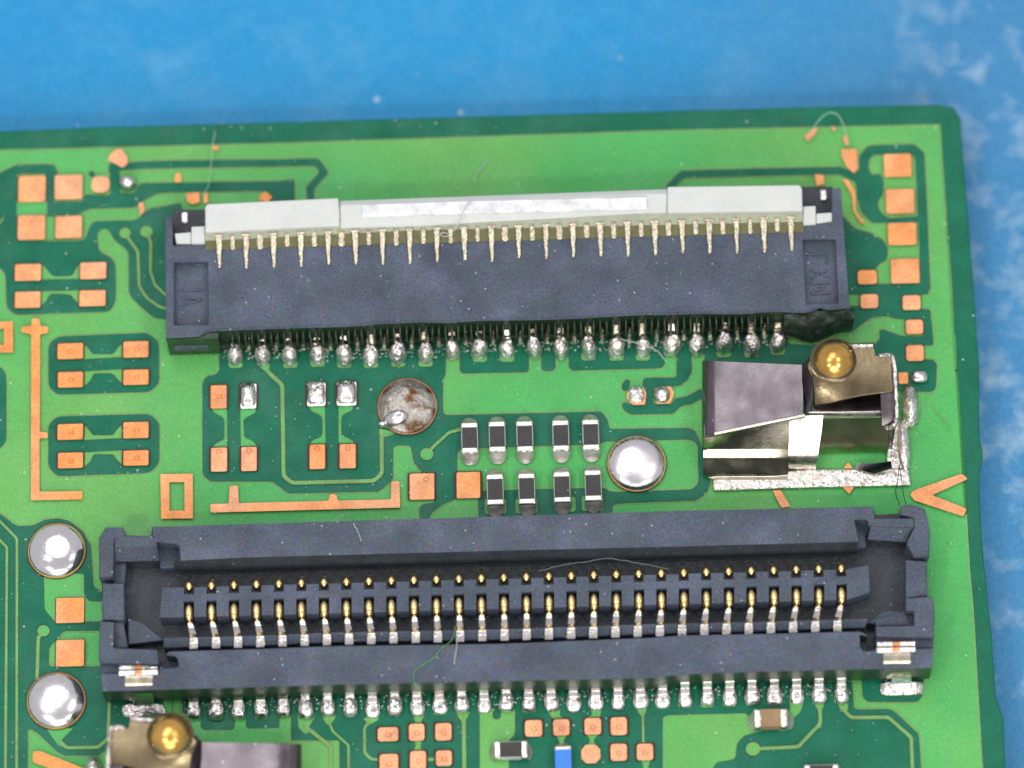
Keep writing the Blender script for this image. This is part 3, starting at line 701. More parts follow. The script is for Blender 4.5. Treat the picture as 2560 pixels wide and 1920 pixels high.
# back wall, low bridge behind the latch
bm = bmesh.new(); prism(bm, PTS('b 95,380 345,380 c 0,330 1900,250 d 880,545 1062,545 1056,760 885,790 c 1000,600 b 1500,650 98,655'), .45, .05)
obj('rear_wall', bm, 'plastic2', ffc)
for x, y in (px('b', 188, 435), px('d', 1007, 590)):
    bm = bmesh.new(); c = P(x, y, .55); box(bm, (c.x, c.y, .40), .13, .22, .12); part_of('hinge_tab', bm, 'silver', ffc, c, bevel=.03)
# milky latch
bm = bmesh.new()
zt = 1.13
lt = 'b 345,362 360,335 1370,288 1385,325 c 0,280 1922,238 1930,200 d 860,532 876,550 882,690 c 1760,405 0,488 b 345,555'
prism(bm, PTS('b 345,362 360,335 1370,288 1380,390 1380,505 347,556'), zt, .75)
obj('latch', bm, 'latch', ffc, bevel=.03)
bm = bmesh.new(); prism(bm, PTS('c 1930,202 d 862,532 878,550 882,690 c 1930,405 1930,300'), zt, .75)
obj('latch', bm, 'latch', ffc, bevel=.03)
bm = bmesh.new()   # sloping middle of the latch
Q = lambda k, x, y, z: P(*px(k, x, y), z)
rows = [[Q('b', 1383, 312, 1.05), Q('c', 1928, 222, 1.05)], [Q('b', 1383, 350, 1.125), Q('c', 1928, 260, 1.125)],
        [Q('b', 1383, 440, 1.05), Q('c', 1928, 345, 1.05)], [Q('b', 1383, 500, 1.04), Q('c', 1928, 402, 1.04)], [Q('b', 1383, 560, .98), Q('c', 1928, 450, .98)]]
def loft(bm, rows, thick=.1, mi=0, sub=1):
    vt = []; vb = []
    for r_ in rows:
        vt.append([bm.verts.new(v) for v in r_]); vb.append([bm.verts.new(v-Vector((0, 0, thick))) for v in r_])
    nr, nc = len(rows), len(rows[0])
    for i in range(nr-1):
        for k in range(nc-1):
            bm.faces.new((vt[i][k], vt[i][k+1], vt[i+1][k+1], vt[i+1][k])).material_index = mi
            bm.faces.new((vb[i][k], vb[i+1][k], vb[i+1][k+1], vb[i][k+1])).material_index = mi
    for i in range(nr-1):
        bm.faces.new((vt[i][0], vt[i+1][0], vb[i+1][0], vb[i][0])).material_index = mi
        bm.faces.new((vt[i][-1], vb[i][-1], vb[i+1][-1], vt[i+1][-1])).material_index = mi
    for k in range(nc-1):
        bm.faces.new((vt[0][k], vb[0][k], vb[0][k+1], vt[0][k+1])).material_index = mi
        bm.faces.new((vt[-1][k], vt[-1][k+1], vb[-1][k+1], vb[-1][k])).material_index = mi
loft(bm, rows, .3)
obj('latch_bar', bm, 'latch', ffc, bevel=.02)
bm = bmesh.new()   # highlight on the bar, put in as a paler tilted strip
loft(bm, [[Q('b', 1560, 345, 1.16), Q('c', 400, 318, 1.16), Q('c', 1770, 285, 1.16)], [Q('b', 1555, 395, 1.12), Q('c', 400, 366, 1.12), Q('c', 1772, 334, 1.12)], [Q('b', 1550, 440, 1.075), Q('c', 400, 410, 1.075), Q('c', 1775, 378, 1.075)]], .04)
o = obj('highlight_strip', bm, 'latchgloss', ffc, smooth=False); o['label'] = 'painted highlight strip along the middle of the milky latch'
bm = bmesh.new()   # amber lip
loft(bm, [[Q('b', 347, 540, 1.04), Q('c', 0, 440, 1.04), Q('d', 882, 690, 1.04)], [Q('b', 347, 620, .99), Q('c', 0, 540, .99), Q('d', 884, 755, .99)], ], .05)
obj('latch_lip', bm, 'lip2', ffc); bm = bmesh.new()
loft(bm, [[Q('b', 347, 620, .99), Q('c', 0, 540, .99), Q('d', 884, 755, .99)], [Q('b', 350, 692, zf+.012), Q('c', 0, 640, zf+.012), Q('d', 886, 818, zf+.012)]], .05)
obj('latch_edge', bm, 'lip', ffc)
bm = bmesh.new(); prism(bm, PTS('b 240,510 346,505 346,640 240,642'), .99, .6); prism(bm, PTS('b 112,562 239,552 239,642 125,640'), .96, .6); obj('latch_pivot', bm, 'latch', ffc, bevel=.02)
bm = bmesh.new(); prism(bm, PTS('d 883,662 960,658 962,770 885,775'), .99, .6); prism(bm, PTS('d 963,705 1058,698 1058,752 963,765'), .96, .6); obj('latch_pivot', bm, 'latch', ffc, bevel=.02)
# contacts on top: 22 long, 21 short
xa, ya = 547.5, px('b', 452, 600)[1]; xb, yb = 1976.5, px('d', 807, 745)[1]
protoL = protoS = None
def pinmesh(length, w0, w1, at, head=True):
    bm = bmesh.new()
    z0 = zf+.045
    n_ = 7
    path = [Vector((at.x, at.y+.06, z0+.035)), Vector((at.x, at.y, z0+.05))]+[Vector((at.x+.004*math.sin(k*1.7), at.y-length*(k+1)/n_, z0+(.05-.055*(k+1)/n_))) for k in range(n_)]
    ws = [w0*1.1, w0]+[w0+(w1-w0)*min(1, max(0, (k+1)/n_-.25)*2) for k in range(n_)]
    ws[-1] = w1*.7
    strip(bm, path, w0, .05, widths=ws)
    if head: box(bm, (at.x, at.y+.02, z0+.0), w0*1.5, .05, .07)
    return bm
for k in range(22):
    t = k/21; x = xa+(xb-xa)*t; y = ya+(yb-ya)*t-1; at = P(x, y, zf+.05)
    ang = random.uniform(-.012, .012)
    if protoL is None:
        protoL = [part_of('long_contact', pinmesh(.60, .105, .062, at), 'pin', ffc, at, bevel=.012), at]
        c = protoL[0]
    else: c = copy_part(protoL[0], ffc, at-protoL[1])
    c.rotation_euler = (0, 0, ang); c.scale = (random.uniform(.9, 1.1), random.uniform(.95, 1.05), 1)
    if k < 21:
        x += (xb-xa)/42; y += (yb-ya)/42-1; at = P(x, y, zf+.05)
        if protoS is None:
            protoS = [part_of('short_contact', pinmesh(.24, .10, .10, at, False), 'pin', ffc, at, bevel=.015), at]
            c = protoS[0]
        else: c = copy_part(protoS[0], ffc, at-protoS[1])
        c.rotation_euler = (0, 0, -ang); c.scale = (random.uniform(.85, 1.15), random.uniform(.88, 1.1), 1)
# rows of housing ribs and legs along the front
legs = [px('b', *q_) for q_ in ((580, 1500), (790, 1500), (1000, 1500), (1210, 1490), (1415, 1500), (1620, 1500), (1830, 1490), (2040, 1490))] + \
       [px('g', *q_) for q_ in ((95, 225), (305, 225), (515, 225), (722, 220), (928, 215), (1140, 215), (1355, 215), (1558, 215), (1778, 190), (1972, 195), (2180, 190))] + \
       [px('h', *q_) for q_ in ((548, 190), (750, 170))]
protos = []
for v in range(4):
    at = P(*legs[v], 0); bm = bmesh.new(); random.seed(20+v)
    dome(bm, (at.x, at.y-.03, .055), .15, .22, .28, jitter=.08, nu=20, nv=7, pw=.65, teardrop=.55, tilt=(0, .35))
    jl = part_of('solder_joint', bm, 'lump', ffc, at, smooth=True)
    bm = bmesh.new()
    strip(bm, [Vector((at.x, at.y+.62, .70)), Vector((at.x, at.y+.50, .62)), Vector((at.x, at.y+.36, .48)), Vector((at.x, at.y+.22, .34)), Vector((at.x, at.y+.08, .24)), Vector((at.x, at.y-.02, .2))], .1, .05, widths=[.11, .11, .11, .12, .14, .15])
    lead = part_of('solder_leg', bm, 'pin' if v != 1 else 'silver', ffc, at, bevel=.01)
    jl.parent = lead; jl.location = (0, 0, 0)
    protos.append((lead, at))
random.seed(5)
for k, (x, y) in enumerate(legs):
    if k < 4: continue
    src, a0 = protos[(k*7+k//3) % 4]; at = P(x, y, 0)
    c = copy_tree(src, ffc, src.location+(at-a0))
    ch = c.children[0]; s_ = random.uniform(.9, 1.12)
    if k == 16: s_ = 1.25
    ch.scale = (s_, random.uniform(.9, 1.1), random.uniform(.85, 1.2)); ch.rotation_euler = (0, 0, random.uniform(-.15, .15))
    if k in (3, 6, 12): pass
# pads under the legs
for k, (x, y) in enumerate(legs):
    if k in (8, 11, 12, 16, 17, 1): continue
    region('leg_pad', [(x-18, y+8), (x+18, y+7), (x+18, y+31), (x-17, y+32)], 'pour', .048, 8)
# ribs between legs (moulded comb)
first = None
for k in range(84):
    t = (k+.5)/84; x = 588+(1944-588)*t-16; yk = px('b', 440, 1300)[1]+(px('d', 620, 1300)[1]-px('b', 440, 1300)[1])*t
    at = P(x, yk+2, zf-.02); bm = bmesh.new()
    if first is None:
        box(bm, (at.x, at.y-.055, .30), .038, .20, .50); first = [part_of('comb_rib', bm, 'side', ffc, at, bevel=.01), at]
    else:
        bm.free(); copy_part(first[0], ffc, at-first[1])
first = None
for k in range(20):     # small plated contact ends between the legs
    x = legs[k][0]*.5+legs[k+1][0]*.5; y = legs[k][1]*.5+legs[k+1][1]*.5
    at = P(x, y-46, .45)
    if first is None:
        bm = bmesh.new(); box(bm, (at.x, at.y, .40), .05, .10, .1); box(bm, (at.x-.01, at.y-.13, .33), .07, .24, .08); first = [part_of('contact_end', bm, 'dull', ffc, at, bevel=.015), at]
    else: copy_part(first[0], ffc, at-first[1])
# melted right corner
bm = bmesh.new(); bmesh.ops.create_grid(bm, x_segments=30, y_segments=14, size=1)
cpt = [Q('d', 770, 1300, .80), Q('d', 1195, 1275, .85), Q('d', 1180, 1400, .25), Q('d', 770, 1430, .22)]
for v in bm.verts:
    u_, t_ = (v.co.x+1)/2, (1-(v.co.y+1)/2)
    a_ = cpt[0].lerp(cpt[1], u_); b2 = cpt[3].lerp(cpt[2], u_); p_ = a_.lerp(b2, t_)
    sag = math.exp(-((u_-.42)/.3)**2)*t_
    p_ += Vector((0, -.16*sag, -.12*sag)); p_.z += .10*math.sin(t_*math.pi)+random.uniform(-.02, .02)+.05*math.sin(u_*17)*math.sin(t_*9)
    p_.y += -.06*math.sin(t_*math.pi)+random.uniform(-.012, .012)
    v.co = p_
ex = bmesh.ops.extrude_face_region(bm, geom=bm.faces[:])
for v in [g_ for g_ in ex['geom'] if isinstance(g_, bmesh.types.BMVert)]: v.co.z = max(.03, v.co.z-.35); v.co.y += .1
o = obj('melted_corner', bm, 'melt', ffc, smooth=True); o['label'] = 'scorched and melted lower right corner of the housing'
# scorched bead along the front lip of the housing
bm = bmesh.new()
lipl = PTS('b 330,1335 385,1312 700,1296 1100,1278 1500,1268 1850,1240 2212,1238 c 500,1228 1000,1215 1400,1195 1600,1185 1800,1180 d 0,1310 250,1305 500,1302 700,1290 900,1296 985,1264 1040,1282 1165,1270')
tube(bm, curve([P(x+random.uniform(-1, 1), y+1+random.uniform(-1.5, 1.5), zf-.005) for x, y in lipl], 6), .022)
obj('burr', bm, 'plastic', ffc, smooth=True)

# ------------------------------------------------------------------ board to board connector (lower)
zt2 = .85
b2b = thing('board_connector', 'long dark plastic socket connector with two rows of gold contacts', 'connector', P(1270, 1500, 0))
outline = PTS('m 40,320 130,155 380,155 395,255 760,268 775,150 h 0,1465 1485,1432 1495,1490 1685,1480 1700,1425 1780,1415 1880,1450 l 1580,20 1600,130 1595,290 1582,320 1585,540 1620,560 1632,680 1615,1008 i 665,1160 650,980 640,950 650,700 665,700 658,600 662,460 m 45,850')
bm = bmesh.new(); prism(bm, [(x, y+2) for x, y in outline], .16, .07); prism_floor = bm
obj('socket_floor', bm, 'plastic2', b2b)
# upper wall with scooped ends
bm = bmesh.new()
prism(bm, PTS('m 775,150 h 0,1465 1485,1432 1490,1560 l 1190,100 1195,180 1130,192 0,222 k 0,250 j 0,295 m 1080,620 870,625 800,290'), zt2, .10)
upw = obj('upper_wall', bm, 'plastic', b2b)
cb = bmesh.new(); prism(cb, rounded(PTS('m 815,300 900,318 1140,345 1165,590 1050,640 870,680'), 8), zt2+.2, .42); carve(upw, cb)
cb = bmesh.new(); prism(cb, rounded(PTS('l 1112,25 1205,30 1208,60 1195,260 1150,200'), 6), zt2+.2, .42); carve(upw, cb)
bv = upw.modifiers.new('bevel', 'BEVEL'); bv.width = .02; bv.segments = 2; bv.limit_method = 'ANGLE'
# inner chamfer of the upper wall
bm = bmesh.new()
def seg_row(pl, z): return [P(*q_, z) for q_ in pl]
rA = seg_row(PTS('m 1080,618 j 0,294 k 0,249 l 0,221 1130,191'), zt2-.01)
rB = seg_row(PTS('m 1080,712 j 0,350 k 0,300 l 0,272 1130,240'), .62)
rC = seg_row(PTS('m 1080,760 j 0,380 k 0,328 l 0,298 1130,264'), .20)
loft(bm, [rA, rB, rC], .05); obj('upper_wall_slope', bm, 'plastic2', b2b)
# left end
bm = bmesh.new(); prism(bm, PTS('m 40,320 130,155 380,155 395,255 400,300 250,300 235,830 50,850'), zt2, .08); prism(bm, PTS('m 255,302 398,270 760,268 830,318 845,430 255,440'), zt2-.01, .08)
hexa(bm, [Q('m', 250, 442, zt2-.03), Q('m', 848, 432, zt2-.03), Q('m', 890, 620, .60), Q('m', 250, 640, .60)], [Q('m', 250, 442, .1), Q('m', 848, 432, .1), Q('m', 890, 620, .1), Q('m', 250, 640, .1)])
prism(bm, PTS('m 92,930 385,930 395,1432 88,1440 88,1300 75,1180 95,1080'), .74, .08)
prism(bm, PTS('m 236,640 420,640 400,930 240,930'), .50, .08)
prism(bm, PTS('i 645,706 740,712 735,880 1018,892 1032,985 652,978 640,950'), zt2, .08)
prism(bm, PTS('i 742,712 800,712 830,880 742,880'), .60, .08)
prism(bm, PTS('i 652,980 1032,988 1035,1048 660,1045'), .66, .08)
obj('left_end', bm, 'plastic', b2b, bevel=.018)
bm = bmesh.new()   # polarising wedge inside the corner
hexa(bm, [Q('i', 830, 690, .45), Q('i', 930, 720, .45), Q('i', 1060, 830, .45), Q('i', 830, 860, .45)], [Q('i', 830, 700, .1), Q('i', 960, 740, .1), Q('i', 1080, 850, .1), Q('i', 830, 880, .1)])
obj('corner_wedge', bm, 'plastic', b2b, bevel=.02); bm = bmesh.new()
hexa(bm, [Q('l', 1440, 640, .45), Q('l', 1440, 740, .45), Q('l', 1200, 720, .45), Q('l', 1300, 640, .45)], [Q('l', 1440, 650, .1), Q('l', 1440, 760, .1), Q('l', 1180, 740, .1), Q('l', 1300, 650, .1)])
obj('corner_wedge', bm, 'plastic', b2b, bevel=.02)
# right end
bm = bmesh.new(); prism(bm, PTS('h 1700,1425 1780,1415 1880,1450 l 1580,20 1600,130 1592,285 1500,290 1450,200 1500,100 1500,36 h 1690,1490'), zt2, .08)
prism(bm, PTS('l 1215,42 1498,38 1498,98 1215,92'), .83, .08)
hexa(bm, [Q('l', 1215, 95, .80), Q('l', 1498, 101, .80), Q('l', 1448, 196, .58), Q('l', 1195, 180, .58)], [Q('l', 1215, 95, .1), Q('l', 1498, 101, .1), Q('l', 1448, 196, .1), Q('l', 1195, 180, .1)])
prism(bm, PTS('l 1445,310 1582,318 1585,540 1445,560'), .74, .08)
prism(bm, PTS('l 1445,560 1600,545 1622,565 1632,680 1625,812 1255,805 1250,740 1500,735 1500,640 1445,640'), zt2, .08)
prism(bm, PTS('l 1445,642 1498,642 1498,733 1255,738 1240,700'), .55, .08)
prism(bm, PTS('l 1252,815 1625,815 1622,880 1252,885'), .66, .08)
obj('right_end', bm, 'plastic', b2b, bevel=.018)
# lower wall
bm = bmesh.new()
prism(bm, PTS('i 655,1048 1030,1050 1040,1000 1050,960 1095,905 i 1700,888 j 600,870 k 0,855 1000,815 l 0,800 600,790 1150,775 1195,800 1195,885 1250,895 1625,885 1615,1010 l 600,1032 0,1052 k 1000,1075 0,1097 j 600,1120 i 1200,1148 665,1162'), zt2, .14)
lw = obj('lower_wall', bm, ['plastic', 'side'], b2b)
cb = bmesh.new(); prism(cb, rounded(PTS('i 1020,900 1140,915 1160,985 1060,1000 1020,960'), 6), zt2+.2, .45); carve(lw, cb)
cb = bmesh.new(); prism(cb, rounded(PTS('l 1150,770 1210,790 1250,880 1170,885 1150,850'), 5), zt2+.2, .45); carve(lw, cb)
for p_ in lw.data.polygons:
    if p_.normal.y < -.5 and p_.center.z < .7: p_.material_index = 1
bv = lw.modifiers.new('bevel', 'BEVEL'); bv.width = .02; bv.segments = 2; bv.limit_method = 'ANGLE'
bm = bmesh.new()
r1 = seg_row(PTS('i 1060,815 1700,800 j 600,780 k 0,760 1000,725 l 0,722 600,708 1200,690'), .60)
r2 = seg_row(PTS('i 1060,878 1700,866 j 600,845 k 0,828 1000,792 l 0,785 600,770 1180,750'), .52)
loft(bm, [r1, r2], .4); obj('contact_ledge', bm, 'plastic', b2b, bevel=.01)
# centre tongue with notches
n30 = 30
lowt = [(472.2+(2104-472.2)*k/29, 1531+(1488-1531)*k/29) for k in range(30)]
upt = [(472.6+(2102.5-472.6)*k/29, 1467+(1422.7-1467)*k/29) for k in range(30)]
upper = [px('i', 1052, 490)]; lower = [px('i', 1035, 684)]
for k in range(30):
    x, y = upt[k]; upper += [(x-12.5, y+2), (x-12.5, y+19), (x+12.5, y+18), (x+12.5, y+1)]
    x, y = lowt[k]; lower += [(x-13, y+12), (x-13, y-28), (x+13, y-29), (x+13, y+11)]
upper.append(px('l', 1203, 345)); lower.append(px('l', 1212, 522))
bm = bmesh.new(); prism(bm, upper+lower[::-1], .62, .10); obj('centre_tongue', bm, 'plastic', b2b)
# contacts
random.seed(3)
for k in range(30):
    x, y = lowt[k]; dx = 12-22*k/29
    A_ = P(x, y-6, .60)
    bm = bmesh.new(); c_ = P(x+dx*.05, y+4, .50); dome(bm, (c_.x, c_.y, .50), .090, .18, .13, nu=16, nv=7, pw=.8, tilt=(0, .15))
    lc = part_of('socket_contact', bm, 'gold', b2b, A_, smooth=True)
    cs = [P(x+dx*.2, y+25, .50), P(x+dx*.5, y+38, .51), P(x+dx*.85, y+54, .56), P(x+dx, y+64, .64), P(x+dx, y+78, .625), P(x+dx, y+93, .595)]
    bm = bmesh.new(); strip(bm, cs, .10, .06, widths=[.10, .12, .13, .15, .16, .15])
    part_of('contact_beam', bm, 'silver', lc, A_, bevel=.015)
    x, y = upt[k]
    A_ = P(x, y, .5)
    bm = bmesh.new(); sx = (k-12)*-.28; c_ = P(x, y-1, .50); dome(bm, (c_.x, c_.y, .48), .078, .115, .11, nu=16, nv=6, pw=.8)
    uc = part_of('socket_contact', bm, 'gold', b2b, A_, smooth=True)
    bm = bmesh.new(); strip(bm, [P(x+sx*1.0, y-27, .40), P(x+sx*.6, y-17, .50), P(x+sx*.1, y-6, .54)], .1, .04, widths=[.05, .07, .08])
    part_of('contact_beam', bm, 'pin', uc, A_, bevel=.01)
# feet
xa2, ya2 = 486, 1772; xb2, yb2 = 2102.5, 1727.5
proto = None
random.seed(9)
for k in range(30):
    t = k/29; x = xa2+(xb2-xa2)*t; y = ya2+(yb2-ya2)*t; at = P(x, y+4, 0)
    region('leg_pad', [(x-18, y-10), (x+17, y-10), (x+18, y+31), (x-17, y+32)], 'pour', .048, 9)
    if proto is None:
        bm = bmesh.new()
        strip(bm, [Vector((at.x, at.y+.30, .34)), Vector((at.x, at.y+.17, .33)), Vector((at.x, at.y+.13, .28)), Vector((at.x, at.y+.10, .22)), Vector((at.x, at.y-.01, .20))], .17, .05)
        ft = part_of('solder_leg', bm, 'silver', b2b, at, bevel=.015)
        bm = bmesh.new(); sdome(bm, (at.x, at.y-.03, .055), .14, .20, .13, p4=.5, jitter=.04, tilt=.3)
        sj = part_of('solder_joint', bm, 'tin', ft, at, smooth=True)
        proto = (ft, at); c = ft
    else: c = copy_tree(proto[0], b2b, proto[0].location+(at-proto[1]))
    ch = c.children[0]; ch.scale = (random.uniform(.92, 1.06), random.uniform(.88, 1.08), random.uniform(.7, 1.25)); ch.rotation_euler = (0, 0, random.choice((0, math.pi)) if False else random.uniform(-.08, .08))
# hold-down brackets
def holddown(key, X, Y, sx=1, sy=1):
    """X,Y: functions from n-crop numbers to photo px"""
    def q_(x, y, z): return P(*X(x, y), z)
    at = q_(440, 700, 0); hd = part_of('hold_down_bracket', bmesh.new(), 'silver', b2b, at)
    bm = bmesh.new()
    hexa(bm, [q_(222, 497, .90), q_(612, 487, .90), q_(612, 540, .90), q_(222, 552, .90)], [q_(222, 497, .7), q_(612, 487, .7), q_(612, 540, .7), q_(222, 552, .7)])
    hexa(bm, [q_(222, 440, .72), q_(612, 432, .72), q_(612, 480, .72), q_(222, 492, .72)], [q_(222, 440, .5), q_(612, 432, .5), q_(612, 480, .5), q_(222, 492, .5)])
    obj('bracket_head', bm, 'tin', hd, bevel=.015)
    bm = bmesh.new()
    hexa(bm, [q_(378, 500, .912), q_(455, 496, .912), q_(455, 536, .912), q_(378, 540, .912)], [q_(378, 500, .7), q_(455, 496, .7), q_(455, 536, .7), q_(378, 540, .7)])
    hexa(bm, [q_(378, 445, .735), q_(458, 442, .735), q_(458, 480, .735), q_(378, 484, .735)], [q_(378, 445, .5), q_(458, 442, .5), q_(458, 480, .5), q_(378, 484, .5)])
    obj('sheared_copper', bm, 'copper', hd, bevel=.01)
    bm = bmesh.new()
    loft(bm, [[q_(290, 555, .89), q_(560, 550, .89)], [q_(288, 620, .885), q_(556, 615, .885)], [q_(295, 680, .82), q_(558, 675, .82)], [q_(310, 740, .60), q_(562, 735, .60)], [q_(330, 790, .36), q_(570, 785, .36)]], .05)
    obj('bracket_strap', bm, 'sheetwarm', hd, smooth=True)
    bm = bmesh.new()
    hexa(bm, [q_(372, 758, .42), q_(560, 755, .42), q_(575, 838, .24), q_(365, 850, .24)], [q_(372, 758, .1), q_(560, 755, .1), q_(575, 838, .1), q_(365, 850, .1)])
    obj('bracket_foot', bm, 'tin', hd, bevel=.015)
    bm = bmesh.new(); rr = 0
    loft(bm, [[q_(262, 850, .06), q_(330, 830, .14), q_(470, 840, .2), q_(600, 830, .16), q_(680, 840, .06)], [q_(258, 900, .06), q_(330, 885, .15), q_(470, 880, .12), q_(600, 885, .17), q_(682, 895, .06)], [q_(270, 945, .05), q_(330, 958, .06), q_(470, 955, .06), q_(600, 950, .06), q_(675, 940, .05)]], .03)
    obj('solder_joint', bm, 'lump', hd, smooth=True)
holddown('n', lambda x, y: px('n', x, y), 0)
def rn(x, y):
    # map the left bracket's n-crop frame to the right bracket in the l crop
    return px('l', 1255+(x-220)*(255/392.), 840+(y-440)*(.672))
holddown('l', rn, 0)

# beads and crumbs of flux left between the soldered legs
random.seed(31)
bm = bmesh.new()
def bead(x, y, r, z=.08):
    c = P(x, y, z)
    mtx = Matrix.Translation(c) @ Matrix.Diagonal((random.uniform(.7, 1.5), random.uniform(.7, 1.3), .7, 1))
    bmesh.ops.create_icosphere(bm, subdivisions=1, radius=r, matrix=mtx)
for x, y in legs:
    for _ in range(9):
        sd = random.choice((-1, 1)); bead(x+sd*random.uniform(19, 34), y+random.uniform(-18, 8), random.uniform(.010, .024))
for k in range(30):
    x = xa2+(xb2-xa2)*k/29; y = ya2+(yb2-ya2)*k/29
    for _ in range(6):
        sd = random.choice((-1, 1)); bead(x+sd*random.uniform(20, 28), y+random.uniform(-22, 12), random.uniform(.008, .018))
o = obj('flux_residue', bm, 'flux', board, smooth=True); o['kind'] = 'stuff'
bm = bmesh.new()
for _ in range(900):     # dust lying over the board
    x, y = random.uniform(0, 2380), random.uniform(300, 1900)**1.0
    c = P(x, y, .095); box(bm, (c.x, c.y, .088), random.uniform(.009, .026), random.uniform(.008, .017), .008, 0, random.uniform(0, 3))
o = obj('dust', bm, 'fibre', board); o['kind'] = 'stuff'

# ------------------------------------------------------------------ spring clips
def clip(label, fx, group):
    """fx maps a p-crop point to a photo point"""
    def q_(x, y, z): return P(*fx(x, y), z)
    cl = thing('spring_clip', label, 'spring clip', q_(900, 1000, 0), group)
    def ncurve(cols, smooth_thick=.08): pass
    # soldered base frame
    bm = bmesh.new()
    def plate(bm, spec, z, th=.08):
        t_ = [q_(x, y, z) for x, y in spec]; v = [bm.verts.new(p_) for p_ in t_]; b_ = [bm.verts.new(p_-Vector((0, 0, th))) for p_ in t_]
        bm.faces.new(v); bm.faces.new(b_[::-1])
        for k in range(len(v)): bm.faces.new((v[k-1], v[k], b_[k], b_[k-1]))
    plate(bm, [(160, 1440), (1000, 1350), (1060, 1345), (2030, 1340), (2050, 1500), (1090, 1520), (165, 1550)], .11)
    plate(bm, [(1835, 870), (2025, 900), (2040, 1338), (1870, 1338), (1820, 1270)], .115)
    obj('solder_bed', bm, 'lump', cl, bevel=.03)
    bm = bmesh.new(); c = q_(2040, 760, .05); dome(bm, c, .18, .40, .25, jitter=.06, nu=18, nv=6); obj('solder_blob', bm, 'lump', cl, smooth=True)
    bm = bmesh.new(); c = q_(1980, 1120, .1); dome(bm, c, .12, .5, .10, jitter=.05, nu=18, nv=5); obj('solder_blob', bm, 'tin', cl, smooth=True)
    # box body: dark top plate folding over the front into a rolled wall
    H = 1.0
    bm = bmesh.new()
    def row(y0, y1, z, xs=(60, 80, 120, 190, 400, 640, 860, 1020), yo=None, zc=None):
        out = []
        for k, x in enumerate(xs):
            t = (x-xs[0])/(xs[-1]-xs[0]); zz = z
            if zc and k == 0: zz -= .28
            if zc and k == 1: zz -= .15
            if zc and k == 2: zz -= .05
            out.append(q_(x, y0+(y1-y0)*t, zz))
        return out
    rws = [row(350, 355, H-.02, zc=1), row(312, 352, H, zc=1), row(600, 560, H, zc=1), row(1030, 832, H, zc=1), row(1012, 838, H-.03, zc=1)]
    obj_bm = bm; loft(bm, rws[1:4], .10)
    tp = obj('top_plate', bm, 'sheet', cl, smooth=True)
    bm = bmesh.new()
    xs = (70, 120, 190, 400, 640, 800, 890)
    rr = []
    for i in range(10):
        r_ = []
        for k, x in enumerate(xs):
            yt = 1010-(x-180)*.209; yb = 1440+(8 if k > 1 else -30+k*20)
            y = (yt, yt+18, yt+(1150-yt)*.5, 1150, 1172, 1238, 1262, 1385, 1412, yb)[i]
            z = (.995, .95, .76, .56, .53, .45, .40, .19, .135, .115)[i]
            r_.append(q_(x-(14*i/9 if k == 6 else 0), y, z-(.05 if k == 6 and 2 < i < 8 else 0)))
        rr.append(r_)
    # sample the profile finely with a spline across
    cols = list(zip(*rr)); fine = [curve(list(c_), 3) for c_ in cols]; loft(bm, [list(r_) for r_ in zip(*fine)], .08)
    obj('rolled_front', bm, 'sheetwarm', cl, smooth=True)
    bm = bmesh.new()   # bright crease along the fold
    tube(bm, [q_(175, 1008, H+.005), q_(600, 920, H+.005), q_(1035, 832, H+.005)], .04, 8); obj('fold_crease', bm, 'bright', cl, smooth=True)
    # left wall
    bm = bmesh.new(); loft(bm, [[q_(62, 350, H-.27), q_(60, 900, H-.27), q_(62, 1050, H-.30)], [q_(58, 400, H-.45), q_(58, 980, H-.45), q_(62, 1180, .42)], [q_(66, 560, .1), q_(62, 1200, .1), q_(110, 1425, .12)]], .06)
    obj('side_wall', bm, 'sheetwarm', cl, smooth=True)
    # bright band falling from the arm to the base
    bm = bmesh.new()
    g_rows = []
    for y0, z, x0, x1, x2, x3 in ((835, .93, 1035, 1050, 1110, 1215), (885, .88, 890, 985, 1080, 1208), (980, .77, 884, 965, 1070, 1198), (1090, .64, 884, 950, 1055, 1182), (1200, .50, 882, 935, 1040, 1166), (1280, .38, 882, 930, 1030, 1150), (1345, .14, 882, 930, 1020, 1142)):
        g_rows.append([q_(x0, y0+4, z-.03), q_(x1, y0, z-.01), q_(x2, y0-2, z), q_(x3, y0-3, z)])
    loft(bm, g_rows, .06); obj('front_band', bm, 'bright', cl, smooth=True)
    # crossbar over the window
    bm = bmesh.new(); loft(bm, [[q_(1060, 800, H-.02), q_(1400, 798, H-.02), q_(1760, 790, H-.04)], [q_(1080, 825, H-.05), q_(1400, 815, H-.05), q_(1760, 810, H-.07)], [q_(1200, 852, H-.12), q_(1400, 852, H-.16), q_(1760, 855, H-.16)]], .08)
    obj('window_bar', bm, 'bright', cl, smooth=True)
    bm = bmesh.new(); loft(bm, [[q_(1130, 660, .86), q_(1400, 600, .86), q_(1780, 560, .86)], [q_(1090, 802, .90), q_(1400, 800, .90), q_(1770, 795, .90)]], .05)
    obj('inner_shelf', bm, 'sheet', cl)
    bm = bmesh.new()
    iw = [[q_(1205, 856, .80), q_(1500, 856, .80), q_(1835, 870, .80)], [q_(1195, 960, .55), q_(1500, 960, .55), q_(1832, 965, .55)], [q_(1180, 1080, .28), q_(1500, 1075, .28), q_(1828, 1075, .28)], [q_(1168, 1190, .09), q_(1500, 1185, .09), q_(1825, 1180, .09)]]
    loft(bm, [[c_ for c_ in r_] for r_ in iw], .02); obj('window_shade_sheet', bm, 'inner', cl, smooth=True)  # added sheet, its olive colour stands in for shade inside the window
    bm = bmesh.new(); t_ = [q_(x, y, .86) for x, y in ((1090, 330), (1450, 300), (1860, 280))]
